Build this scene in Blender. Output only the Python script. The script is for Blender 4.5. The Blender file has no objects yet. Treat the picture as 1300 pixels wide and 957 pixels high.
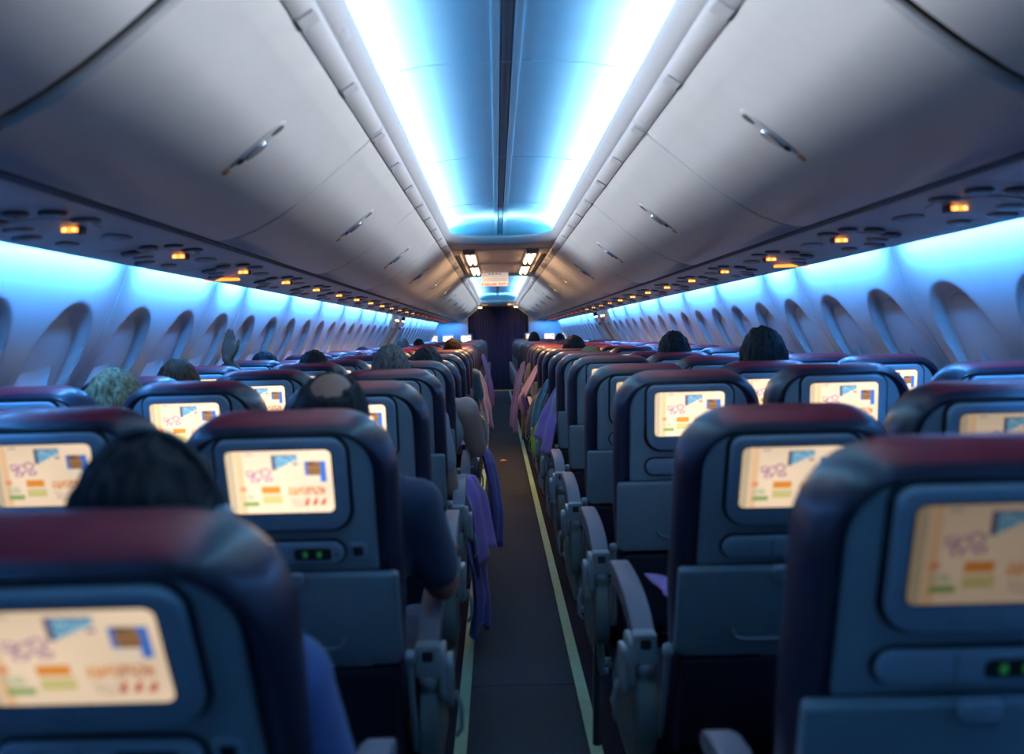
import bpy, math, random
from mathutils import Vector, Matrix, noise
R = random.Random(7)
C = bpy.context.scene.collection
PI = math.pi
rad = math.radians

# ------------------------------------------------------------------ camera
CAMX, CAMZ = -0.055, 1.38
cam = bpy.data.cameras.new('camera'); cam_o = bpy.data.objects.new('camera', cam); C.objects.link(cam_o)
cam.sensor_width = 36; cam.lens = 1070/1300*36; cam.clip_start = 0.02; cam.clip_end = 100
cam.shift_x = 20/1300; cam.shift_y = -54.5/1300
cam_o.matrix_world = Matrix.Translation((CAMX, 0, CAMZ)) @ Matrix.Rotation(rad(90), 4, 'X') @ Matrix.Rotation(rad(-1.4), 4, 'Z')
cam.dof.use_dof = True; cam.dof.focus_distance = 6.0; cam.dof.aperture_fstop = 2.4
bpy.context.scene.camera = cam_o

# ------------------------------------------------------------------ world, exposure
sc = bpy.context.scene
w = bpy.data.worlds.new('world'); sc.world = w; w.use_nodes = True
w.node_tree.nodes['Background'].inputs[0].default_value = (0.02, 0.05, 0.10, 1)
w.node_tree.nodes['Background'].inputs[1].default_value = 0.05
sc.view_settings.view_transform = 'Standard'; sc.view_settings.look = 'None'
sc.view_settings.gamma = 1; sc.view_settings.use_curve_mapping = False
sc.view_settings.exposure = 0.12
sc.cycles.max_bounces = 7; sc.cycles.diffuse_bounces = 5; sc.cycles.glossy_bounces = 3
sc.cycles.use_denoising = True; sc.cycles.caustics_reflective = False; sc.cycles.caustics_refractive = False
sc.cycles.sample_clamp_indirect = 4

DOMES = [(-0.75, 6.55), (10.15, 19.35)]
WHITE = (0.88, 0.93, 1.0); CYAN = (0.04, 0.38, 0.95); WCOVE = (0.06, 0.33, 1.0)
def area(name, loc, direction, sx, sy, color, power):
    l = bpy.data.lights.new(name, 'AREA'); l.shape = 'RECTANGLE'; l.size = sx; l.size_y = sy
    l.color = color; l.energy = power
    o = bpy.data.objects.new(name, l); C.objects.link(o); o.location = loc
    d = Vector(direction).normalized(); y = Vector((0, 1, 0)); zz = -d; xx = y.cross(zz).normalized()
    o.matrix_world = Matrix.Translation(loc) @ Matrix((xx, y, zz)).transposed().to_4x4()
    return o
P_WHITE, P_CYAN, P_SIDE, P_WALL = 3.3, 3.6, 9.5, 7.8        # watts per metre
for (a, b) in DOMES:
    a2, b2, b3 = a+0.25, b-0.30, b+1.1
    for s in (-1, 1):
        a3 = max(a2, 0.85); l = area('ceiling_led', (s*0.435, (a3+b2)/2, 2.1582), (-s, 0, -0.26), 0.004, b2-a3, WHITE, P_WHITE*(b2-a3)); l.data.spread = rad(60)
        l = area('ceiling_side', (s*0.462, (a2+b3)/2, 2.100), (-s*0.18, 0, 1), 0.02, b3-a2, (0.34, 0.77, 1.0), P_SIDE*(b3-a2)); l.data.spread = rad(95)
        area('ceiling_wash', (s*0.425, (a2+b3)/2, 2.125), (-s*0.15, 0, 1), 0.03, b3-a2, CYAN, P_CYAN*(b3-a2))
    area('ceiling_wash_end', (0, b+0.05, 2.115), (0, 0.6, 1), 0.55, 0.02, (0.30, 0.70, 1.0), 4.0)

# ------------------------------------------------------------------ materials
def mat(name, col, rough=0.5, metal=0.0, emit=None, estr=0.0, bump=0.0, bscale=200.0, var=0.0, vscale=8.0, spec=0.5, sheen=0.0, coat=0.0):
    m = bpy.data.materials.new(name); m.use_nodes = True; nt = m.node_tree; N = nt.nodes; L = nt.links
    b = N['Principled BSDF']; b.inputs['Roughness'].default_value = rough; b.inputs['Metallic'].default_value = metal
    b.inputs['Specular IOR Level'].default_value = spec
    b.inputs['Sheen Weight'].default_value = sheen; b.inputs['Coat Weight'].default_value = coat
    tc = N.new('ShaderNodeTexCoord')
    nz = N.new('ShaderNodeTexNoise'); nz.inputs['Scale'].default_value = vscale; nz.inputs['Detail'].default_value = 4
    L.new(tc.outputs['Object'], nz.inputs['Vector'])
    mx = N.new('ShaderNodeMix'); mx.data_type = 'RGBA'
    c = Vector(col[:3]); v = var if var else 0.06
    mx.inputs['A'].default_value = (*(c*(1-v)), 1); mx.inputs['B'].default_value = (*(c*(1+v)), 1)
    L.new(nz.outputs['Fac'], mx.inputs['Factor']); L.new(mx.outputs['Result'], b.inputs['Base Color'])
    if bump:
        n2 = N.new('ShaderNodeTexNoise'); n2.inputs['Scale'].default_value = bscale; n2.inputs['Detail'].default_value = 3
        L.new(tc.outputs['Object'], n2.inputs['Vector'])
        bp = N.new('ShaderNodeBump'); bp.inputs['Strength'].default_value = bump; bp.inputs['Distance'].default_value = 0.002
        L.new(n2.outputs['Fac'], bp.inputs['Height']); L.new(bp.outputs['Normal'], b.inputs['Normal'])
    if emit:
        b.inputs['Emission Color'].default_value = (*emit, 1); b.inputs['Emission Strength'].default_value = estr
    return m
M = {}
M['bin'] = mat('bin_laminate', (0.56, 0.545, 0.53), 0.38, bump=0.05, bscale=400)
M['ceil'] = mat('ceiling_laminate', (0.66, 0.66, 0.66), 0.45)
M['ceil_flat'] = mat('flat_ceiling_laminate', (0.62, 0.55, 0.49), 0.5)
M['valance'] = mat('valance_laminate', (0.44, 0.43, 0.43), 0.4)
M['rail'] = mat('rail_aluminium', (0.50, 0.49, 0.49), 0.4, 0.1)
M['black'] = mat('black_gap', (0.008, 0.008, 0.012), 0.7)
M['wall'] = mat('sidewall_laminate', (0.62, 0.60, 0.62), 0.42, bump=0.05, bscale=300)
M['shade'] = mat('window_shade_plastic', (0.56, 0.53, 0.56), 0.5)
M['psu'] = mat('service_panel_plastic', (0.44, 0.42, 0.43), 0.42, var=0.1, vscale=5)
M['psu_dark'] = mat('dark_nozzle_plastic', (0.06, 0.06, 0.075), 0.4)
M['sign'] = mat('amber_sign', (0.9, 0.3, 0.05), 0.4, emit=(1.0, 0.27, 0.03), estr=2.2)
M['sign_dim'] = mat('dim_amber_sign', (0.6, 0.1, 0.02), 0.4, emit=(1.0, 0.12, 0.02), estr=0.5)
M['signhot'] = mat('amber_symbol', (0.9, 0.5, 0.1), 0.4, emit=(1.0, 0.55, 0.15), estr=4.0)
M['tube'] = mat('warm_tube', (1, 0.8, 0.6), 0.4, emit=(1.0, 0.62, 0.34), estr=12.0)
M['carpet'] = mat('aisle_carpet', (0.044, 0.048, 0.060), 0.95, bump=0.6, bscale=500, var=0.22, vscale=60, spec=0.1)
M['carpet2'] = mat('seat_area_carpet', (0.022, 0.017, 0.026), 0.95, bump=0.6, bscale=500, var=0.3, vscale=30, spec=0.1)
M['strip'] = mat('glow_path_strip', (0.42, 0.66, 0.40), 0.5, var=0.15, vscale=20)
M['brass'] = mat('threshold_brass', (0.90, 0.50, 0.12), 0.5, 0.0)
M['grey'] = mat('seat_plastic', (0.36, 0.43, 0.46), 0.42, bump=0.1, bscale=900)
M['grey_l'] = mat('bezel_plastic', (0.42, 0.50, 0.57), 0.38, bump=0.08, bscale=900)
M['tray'] = mat('tray_plastic', (0.25, 0.32, 0.35), 0.45, bump=0.08, bscale=700)
M['gasket'] = mat('rubber_gasket', (0.012, 0.014, 0.02), 0.6)
M['pocket'] = mat('pocket_leather', (0.018, 0.012, 0.022), 0.55, bump=0.2, bscale=300)
M['cushion'] = mat('cushion_leather', (0.020, 0.014, 0.035), 0.5, bump=0.2, bscale=300)
M['arm_pad'] = mat('armrest_pad', (0.20, 0.18, 0.22), 0.55, bump=0.1, bscale=600)
M['arm_cap'] = mat('armrest_cap', (0.34, 0.37, 0.39), 0.35)
M['shield'] = mat('armrest_shield', (0.17, 0.20, 0.20), 0.4)
M['metal'] = mat('brushed_metal', (0.45, 0.47, 0.5), 0.3, 0.8)
M['green_led'] = mat('green_led', (0.1, 0.6, 0.1), 0.4, emit=(0.12, 0.8, 0.05), estr=0.05)
M['curtain'] = mat('curtain_cloth', (0.011, 0.016, 0.10), 0.85, sheen=0.3, bump=0.3, bscale=300)
M['bulk'] = mat('bulkhead_laminate', (0.40, 0.50, 0.56), 0.5)
M['signface'] = mat('sign_face', (0.75, 0.78, 0.8), 0.5, emit=(0.75, 0.85, 0.95), estr=0.25)
M['signred'] = mat('sign_red', (0.5, 0.03, 0.03), 0.5)
M['signgrey'] = mat('sign_grey', (0.25, 0.3, 0.36), 0.5)
M['paper'] = mat('paper', (0.55, 0.56, 0.55), 0.7)
M['chrome'] = mat('latch_metal', (0.5, 0.52, 0.55), 0.22, 0.6)
M['orange'] = mat('latch_orange', (0.55, 0.22, 0.08), 0.5)
M['handle_dark'] = mat('latch_recess', (0.075, 0.07, 0.06), 0.5)
M['white'] = mat('white_plastic', (0.75, 0.78, 0.8), 0.35)
M['scrap'] = mat('orange_scrap', (0.8, 0.25, 0.06), 0.7)

# seatback leather: navy, turning maroon across the middle of the top
def leather():
    m = mat('seat_leather', (0.02, 0.016, 0.04), 0.40, bump=0.25, bscale=260, spec=0.6, coat=0.25)
    nt = m.node_tree; N = nt.nodes; L = nt.links; b = N['Principled BSDF']
    tc = N.new('ShaderNodeTexCoord'); sp = N.new('ShaderNodeSeparateXYZ'); L.new(tc.outputs['Object'], sp.inputs[0])
    ax = N.new('ShaderNodeMath'); ax.operation = 'ABSOLUTE'; L.new(sp.outputs['X'], ax.inputs[0])
    mr = N.new('ShaderNodeMapRange'); mr.inputs['From Min'].default_value = 0.150; mr.inputs['From Max'].default_value = 0.136
    L.new(ax.outputs[0], mr.inputs['Value'])
    mz = N.new('ShaderNodeMapRange'); mz.inputs['From Min'].default_value = 0.801; mz.inputs['From Max'].default_value = 0.812
    L.new(sp.outputs['Z'], mz.inputs['Value'])
    mu = N.new('ShaderNodeMath'); mu.operation = 'MULTIPLY'; L.new(mr.outputs[0], mu.inputs[0]); L.new(mz.outputs[0], mu.inputs[1])
    my = N.new('ShaderNodeMapRange'); my.inputs['From Min'].default_value = -0.054; my.inputs['From Max'].default_value = -0.047
    L.new(sp.outputs['Y'], my.inputs['Value']); m2 = N.new('ShaderNodeMath'); m2.operation = 'MULTIPLY'; L.new(mu.outputs[0], m2.inputs[0]); L.new(my.outputs[0], m2.inputs[1])
    mx = N.new('ShaderNodeMix'); mx.data_type = 'RGBA'; L.new(m2.outputs[0], mx.inputs['Factor'])
    mx.inputs['A'].default_value = (0.022, 0.015, 0.034, 1); mx.inputs['B'].default_value = (0.27, 0.020, 0.036, 1)
    L.new(mx.outputs['Result'], b.inputs['Base Color'])
    return m
M['leather'] = leather()

def screen_mat():
    m = bpy.data.materials.new('lit_screen'); m.use_nodes = True; nt = m.node_tree; N = nt.nodes; L = nt.links
    b = N['Principled BSDF']; b.inputs['Base Color'].default_value = (0.02, 0.02, 0.02, 1); b.inputs['Roughness'].default_value = 0.25
    a = N.new('ShaderNodeVertexColor'); a.layer_name = 'Col'
    oi = N.new('ShaderNodeObjectInfo')
    mx = N.new('ShaderNodeMix'); mx.data_type = 'RGBA'; mx.blend_type = 'MULTIPLY'; mx.inputs['Factor'].default_value = 1
    L.new(a.outputs['Color'], mx.inputs['A']); L.new(oi.outputs['Color'], mx.inputs['B'])
    L.new(mx.outputs['Result'], b.inputs['Emission Color']); b.inputs['Emission Strength'].default_value = 1.25
    return m
M['screen'] = screen_mat()

# ------------------------------------------------------------------ mesh helpers
class MB:
    def __init__(s): s.v = []; s.f = []; s.mi = []; s.cur = 0
    def add(s, vs, fs):
        n = len(s.v); s.v += [tuple(p) for p in vs]; s.f += [tuple(n+i for i in f) for f in fs]; s.mi += [s.cur]*len(fs); return s
    def box(s, a, b, bev=0.0):
        x0, y0, z0 = a; x1, y1, z1 = b
        if bev:
            h = min(bev, (x1-x0)*.45, (y1-y0)*.45, (z1-z0)*.45)
            return s.plate((x0+x1)/2, (z0+z1)/2, x1-x0, z1-z0, h*1.2, y0, y1, h, n=3)
        return s.add([(x0,y0,z0),(x1,y0,z0),(x1,y1,z0),(x0,y1,z0),(x0,y0,z1),(x1,y0,z1),(x1,y1,z1),(x0,y1,z1)],
                     [(0,3,2,1),(4,5,6,7),(0,1,5,4),(1,2,6,5),(2,3,7,6),(3,0,4,7)])
    def loft(s, rings, cap=True, closed=True):
        n = len(rings[0]); vs = [p for r in rings for p in r]; fs = []
        for k in range(len(rings)-1):
            for i in range(n if closed else n-1):
                j = (i+1) % n; fs.append((k*n+i, k*n+j, (k+1)*n+j, (k+1)*n+i))
        if cap: fs.append(tuple(reversed(range(n)))); fs.append(tuple((len(rings)-1)*n+i for i in range(n)))
        return s.add(vs, fs)
    def plate(s, cx, cz, w, h, r, y0, y1, bev=0.004, n=6, radii=None, sag=0.0):
        """rounded rectangle in xz, extruded in y from y0 (rear) to y1; radii = tl,tr,br,bl"""
        rr = radii or (r, r, r, r)
        def ring(ins, y):
            hw, hh = w/2-ins, h/2-ins; pts = []
            for (qx, qz, a0, q) in ((1, 1, 0, rr[1]), (-1, 1, 90, rr[0]), (-1, -1, 180, rr[3]), (1, -1, 270, rr[2])):
                q = max(q-ins, 0.0005)
                for k in range(n+1):
                    a = rad(a0+90*k/n); px = qx*(hw-q)+q*math.cos(a); pz = qz*(hh-q)+q*math.sin(a)
                    pts.append((cx+px, y+sag*(px/(w/2))**2, cz+pz))
            return pts
        rings = []
        if bev > 0:
            for a in (90, 60, 30, 0): rings.append(ring(bev*(1-math.cos(rad(a))), y0+bev*(1-math.sin(rad(a)))) )
            rings = [ring(bev*(1-math.sin(rad(a))), y0+bev*(1-math.cos(rad(a)))) for a in (0, 30, 60, 90)]
            rings += [ring(bev*(1-math.sin(rad(a))), y1-bev*(1-math.cos(rad(a)))) for a in (90, 60, 30, 0)]
        else: rings = [ring(0, y0), ring(0, y1)]
        return s.loft([list(reversed(r)) for r in rings])
    def tube(s, pts, rs, n=10, cap=True):
        pts = [Vector(p) for p in pts]
        if not isinstance(rs, (list, tuple)): rs = [rs]*len(pts)
        rings = []; up = None
        for i, p in enumerate(pts):
            t = (pts[min(i+1, len(pts)-1)]-pts[max(i-1, 0)]).normalized()
            if up is None: up = Vector((0, 0, 1)) if abs(t.z) < .9 else Vector((1, 0, 0))
            a = t.cross(up).normalized(); b = a.cross(t).normalized(); up = b
            rings.append([p+a*(rs[i]*math.cos(2*PI*k/n))+b*(rs[i]*math.sin(2*PI*k/n)) for k in range(n)])
        return s.loft(rings, cap)
    def ball(s, c, r, nu=14, nv=9):
        c = Vector(c); r = Vector(r) if hasattr(r, '__len__') else Vector((r, r, r)); vs = [c+Vector((0, 0, r.z))]; fs = []
        for j in range(1, nv):
            t = PI*j/nv
            for i in range(nu):
                p = 2*PI*i/nu; vs.append(c+Vector((r.x*math.sin(t)*math.cos(p), r.y*math.sin(t)*math.sin(p), r.z*math.cos(t))))
        vs.append(c-Vector((0, 0, r.z)))
        for i in range(nu):
            j = (i+1) % nu; fs.append((0, 1+i, 1+j)); fs.append((len(vs)-1, 1+(nv-2)*nu+j, 1+(nv-2)*nu+i))
            for k in range(nv-2): fs.append((1+k*nu+i, 1+(k+1)*nu+i, 1+(k+1)*nu+j, 1+k*nu+j))
        return s.add(vs, fs)
    def disc(s, c, axis, r, h, n=16):
        c = Vector(c); a = Vector(axis).normalized()
        return s.tube([c, c+a*h*.15, c+a*h*.85, c+a*h], [r*.85, r, r, r*.85], n)
    def mesh(s, name, mats, smooth=True, ang=35):
        me = bpy.data.meshes.new(name); me.from_pydata(s.v, [], s.f)
        for m in (mats if isinstance(mats, (list, tuple)) else [mats]): me.materials.append(m)
        if s.cur or any(s.mi): me.polygons.foreach_set('material_index', s.mi)
        me.update()
        if smooth: me.shade_smooth(); me.set_sharp_from_angle(angle=rad(ang))
        return me
def ob(name, data, parent=None, loc=None, kind=None):
    o = bpy.data.objects.new(name, data); C.objects.link(o)
    if parent: o.parent = parent
    if loc: o.location = loc
    if kind: o['kind'] = kind
    return o
def part(name, mb, m, parent=None, **k): return ob(name, mb.mesh(name, m, **{q: k[q] for q in k if q in ('smooth', 'ang')}), parent, k.get('loc'), k.get('kind'))
def thing(name, label, cat, loc=(0, 0, 0), group=None):
    o = ob(name, None, None, loc); o.empty_display_size = .1; o['label'] = label; o['category'] = cat
    if group: o['group'] = group
    return o
def tag(o, label, cat, group=None):
    o['label'] = label; o['category'] = cat
    if group: o['group'] = group
    return o
def dup(o, parent=None, depth=2):
    c = o.copy(); C.objects.link(c); c.parent = parent
    if depth:
        for ch in kids.get(o.name, []): dup(ch, c, depth-1)
    return c
kids = {}
def index_kids(o):
    kids[o.name] = [c for c in bpy.data.objects if c.parent is o]
    for c in kids[o.name]: index_kids(c)
ORD = ['nearest', 'second', 'third', 'fourth', 'fifth', 'sixth', 'seventh', 'eighth', 'ninth', 'tenth', 'eleventh', 'twelfth',
       'thirteenth', 'fourteenth', 'fifteenth', 'sixteenth', 'seventeenth', 'eighteenth', 'nineteenth', 'twentieth',
       'twenty-first', 'twenty-second', 'twenty-third', 'twenty-fourth', 'twenty-fifth']
SIDE = {-1: 'left', 1: 'right'}
def interp(tab, x):
    for (a, b), (c, d) in zip(tab, tab[1:]):
        if a <= x <= c: return b+(d-b)*(x-a)/(c-a)
    return tab[0][1] if x < tab[0][0] else tab[-1][1]
Y0, Y1 = -5.8, 21.2

# ------------------------------------------------------------------ floor
fl = ob('floor', None, kind='structure')
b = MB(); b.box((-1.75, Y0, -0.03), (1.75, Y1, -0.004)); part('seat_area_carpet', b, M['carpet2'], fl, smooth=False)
seams = [Y0, -1.0, 3.3, 7.2, 12.4, 16.9, 20.75]
for a, c in zip(seams, seams[1:]):
    b = MB(); b.box((-0.186, a+0.003, -0.004), (0.219, c-0.003, 0.003)); part('aisle_carpet', b, M['carpet'], fl, smooth=False)
for x in (-0.208, 0.241):
    b = MB(); b.box((x-0.021, Y0, -0.004), (x+0.021, 20.7, 0.006)); part('path_strip', b, M['strip'], fl, smooth=False)
b = MB(); b.box((-0.75, 20.40, -0.004), (0.75, 20.62, 0.012)); part('door_threshold', b, M['brass'], fl, smooth=False)

# ------------------------------------------------------------------ side walls
WPROF = [(0.0, 1.62), (0.25, 1.70), (0.6, 1.76), (0.9, 1.755), (1.1, 1.725), (1.2, 1.668), (1.28, 1.616), (1.34, 1.579), (1.4, 1.545), (1.46, 1.514), (1.52, 1.487), (1.58, 1.463), (1.65, 1.440), (1.74, 1.420)]
def xw(z): return sum(interp(WPROF, z+k*0.016) for k in range(-5, 6))/11
def panel_mesh(nwin):
    W = 0.508*nwin; ys = [W*i/(42*nwin) for i in range(42*nwin+1)]
    ys = [0.0, 0.004]+ys[1:-1]+[W-0.004, W]
    zs = [0, .25, .5, .7, .85, .95]+[1.0+0.0125*i for i in range(56)]+[1.71, 1.74]
    vs = []; fs = []
    for z in zs:
        for y in ys:
            d = 0
            for k in range(nwin):
                yc = 0.254+0.508*k; zc = 1.22; e = (abs(y-yc)/0.185)**2.3+(abs(z-zc)/0.30)**2.3
                t = max(0, min(1, (1.0-e)/0.20)); t = t*t*(3-2*t)
                g = max(0, min(1, (z-0.98)/0.5)); d = max(d, t*(0.008+0.036*g))
            if y <= 0.0 or y >= W: d = 0.02
            vs.append((xw(z)+d, y, z))
    n = len(ys)
    for j in range(len(zs)-1):
        for i in range(n-1): fs.append((j*n+i, j*n+i+1, (j+1)*n+i+1, (j+1)*n+i))
    return vs, fs, W
def shade_mesh():
    b = MB(); pts = []
    for k in range(28):
        a = 2*PI*k/28; cy = math.copysign(abs(math.cos(a))**0.9, math.cos(a))*0.150; cz = math.copysign(abs(math.sin(a))**0.9, math.sin(a))*0.238
        pts.append((cy, cz))
    zc = 1.248; b = MB(); KS = [(1.012, 0.004), (1.0, -0.0025)]+[(q, -0.0045) for q in (.9, .75, .6, .45, .3, .15, .03)]
    rings = []
    for sc_, dx in KS:
        r_ = []
        for cy, cz in pts:
            z = zc+cz*sc_; g = max(0, min(1, (z-0.98)/0.5)); e = (abs(cy*sc_)/0.185)**2.3+(abs(z-1.22)/0.30)**2.3
            t = max(0, min(1, (1.0-e)/0.20)); t = t*t*(3-2*t); r_.append((xw(z)+t*(0.008+0.036*g)+dx, cy*sc_, z))
        rings.append(r_)
    b.loft(rings); return b
walls = {}
PM = {}
for nw in (1, 2):
    vs, fs, W = panel_mesh(nw)
    for s in (-1, 1):
        me = bpy.data.meshes.new('wall_panel'); f2 = fs if s < 0 else [tuple(reversed(f)) for f in fs]
        me.from_pydata([(s*x, y, z) for x, y, z in vs], [], f2); me.materials.append(M['wall']); me.shade_smooth(); me.set_sharp_from_angle(angle=rad(50)); PM[(nw, s)] = me
SM = {}
sb = shade_mesh()
for s in (-1, 1):
    me = bpy.data.meshes.new('window_shade'); me.from_pydata([(s*x, y, z) for x, y, z in sb.v], [], sb.f if s < 0 else [tuple(reversed(f)) for f in sb.f]); me.materials.append(M['shade']); me.shade_smooth(); SM[s] = me
bounds = []; y = 3.17-0.508*18
pat = [2, 2, 2, 2, 2, 2, 2, 2, 2, 2, 1, 2, 2, 2, 2, 2, 2, 2]
y = 3.17-0.508*18; bd = []
for nw in pat[:9]: bd.append((y, nw)); y += 0.508*nw
y = 3.17
for nw in (2, 1, 2, 2, 2, 2, 2, 2, 1):
    bd.append((y, nw)); y += 0.508*nw
EX0 = y; EX1 = EX0+1.62
y = EX1
while y < 19.4: bd.append((y, 2)); y += 1.016
WEND = y
for s in (-1, 1):
    wl = ob('wall_'+SIDE[s], None, kind='structure')
    for (py, nw) in bd:
        p = ob('wall_panel', PM[(nw, s)], wl, (0, py, 0))
        for k in range(nw): ob('window_shade', SM[s], p, (0, 0.254+0.508*k, 0))
        Lh = 0.508*nw
        if py > -1.9:
            lo = area('sidewall_led', (s*1.366, py+Lh/2, 1.672), (s*0.6, 0, -1), 0.014, Lh-0.19, WCOVE, P_WALL*Lh)
            lo2 = area('sidewall_led', (s*1.395, py+Lh/2, 1.671), (s*0.9, 0, -1), 0.010, Lh-0.15, (0.25, 0.62, 1.0), 0.7*Lh)
    # outer closure above the lights and beyond the last panel
    b = MB(); b.box((min(s*1.28, s*1.56), Y0, 1.735), (max(s*1.28, s*1.56), Y1, 1.75)); part('cove_cap', b, M['psu'], wl, smooth=False)
    b = MB(); rings = []
    for yy in (WEND+.01, Y1): rings.append([(s*(xw(z)+o), yy, z) for o, zz in ((0, 0), (0.03, 1)) for z in ([0, .6, 1.1, 1.3, 1.5, 1.74] if not zz else [1.74, 1.5, 1.3, 1.1, .6, 0])])
    b.loft(rings); part('end_lining', b, M['wall'], wl)
    # emergency exit bay: two hatches, no cove light
    b = MB(); zs_ = [0, .3, .6, .9, 1.1, 1.2, 1.28, 1.4, 1.52, 1.65, 1.74]
    rings = [[(s*(xw(z)+0.045), yy, z) for z in zs_]+[(s*(xw(z)+0.075), yy, z) for z in reversed(zs_)] for yy in (EX0, EX1)]
    b.loft(rings); part('exit_bay_lining', b, M['psu'], wl)

for i, (s, k) in enumerate([(-1, 0), (-1, 1), (1, 0), (1, 1)]):
    a = EX0+0.06+k*0.80; c = a+0.70
    d = ob('door_%d' % (i+1), None, kind='structure')
    zs_ = [.55, .8, 1.0, 1.1, 1.2, 1.28, 1.34, 1.40, 1.46, 1.52, 1.58]
    b = MB(); rings = [[(s*(xw(z)+0.004-o), yy, z) for z in zs_]+[(s*(xw(z)+0.04), yy, z) for z in reversed(zs_)] for yy, o in ((a, -.015), (a+.02, 0), (c-.02, 0), (c, -.015))]
    b.loft(rings); part('exit_hatch', b, M['wall'], d)
    b = MB(); b.plate(0, 0, 0.20, 0.26, 0.08, -0.004, 0.004, 0.003)
    mo = part('window_shade', b, M['shade'], d); mo.location = (s*(xw(1.25)-0.003), (a+c)/2, 1.25); mo.rotation_euler = (0, -s*rad(25), rad(90))
    b = MB(); b.box((-0.09, -0.02, -0.02), (0.09, 0.02, 0.02), 0.008)
    ho = part('door_handle', b, M['arm_cap'], d); ho.location = (s*(xw(1.5)-0.02), (a+c)/2, 1.50); ho.rotation_euler = (0, 0, rad(90))
    b = MB(); b.plate(0, 0, 0.34, 0.025, 0.01, -0.008, 0.008, 0.004)
    lo = part('exit_lamp', b, mat('exit_lamp', (1, .9, .8), emit=(1.0, 0.85, 0.75), estr=2.2), d); lo.location = (s*(xw(1.6)-0.03), (a+c)/2, 1.60); lo.rotation_euler = (0, 0, rad(90))

# ------------------------------------------------------------------ ceiling
ce = ob('ceiling', None, kind='structure')
HW, RC = 0.373, 0.36
def rr_path(y0, y1, off, n=10, extra=()):
    hw = HW+off; r = max(RC+off, 0.002); a = y0-off; c = y1+off
    if r > hw: r = hw
    pts = []
    ys = sorted([q for q in extra if a+r < q < c-r])
    for k in range(n+1): t = rad(0+90*k/n); pts.append((hw-r+r*math.cos(t), c-r+r*math.sin(t)))
    for k in range(n+1): t = rad(90+90*k/n); pts.append((-hw+r+r*math.cos(t), c-r+r*math.sin(t)))
    for q in reversed(ys): pts.append((-hw, q))
    for k in range(n+1): t = rad(180+90*k/n); pts.append((-hw+r+r*math.cos(t), a+r+r*math.sin(t)))
    for k in range(n+1): t = rad(270+90*k/n); pts.append((hw-r+r*math.cos(t), a+r+r*math.sin(t)))
    for q in ys: pts.append((hw, q))
    return pts
def split_mesh(vs, fs, cuts, name, m, parent, thick=None):
    for a, c in zip(cuts, cuts[1:]):
        sel = [f for f in fs if a <= sum(vs[i][1] for i in f)/len(f) < c]
        if not sel: continue
        idx = sorted({i for f in sel for i in f}); mp = {j: k for k, j in enumerate(idx)}
        me = bpy.data.meshes.new(name); me.from_pydata([vs[i] for i in idx], [], [tuple(mp[i] for i in f) for f in sel])
        me.materials.append(m); me.shade_smooth(); me.set_sharp_from_angle(angle=rad(55)); ob(name, me, parent)
DOME = [(0.105, 2.085), (0.135, 2.12), (0.137, 2.17), (0.115, 2.215), (0.07, 2.255), (0.0, 2.285), (-0.10, 2.303), (-0.22, 2.31), (-0.33, 2.312)]
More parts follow.
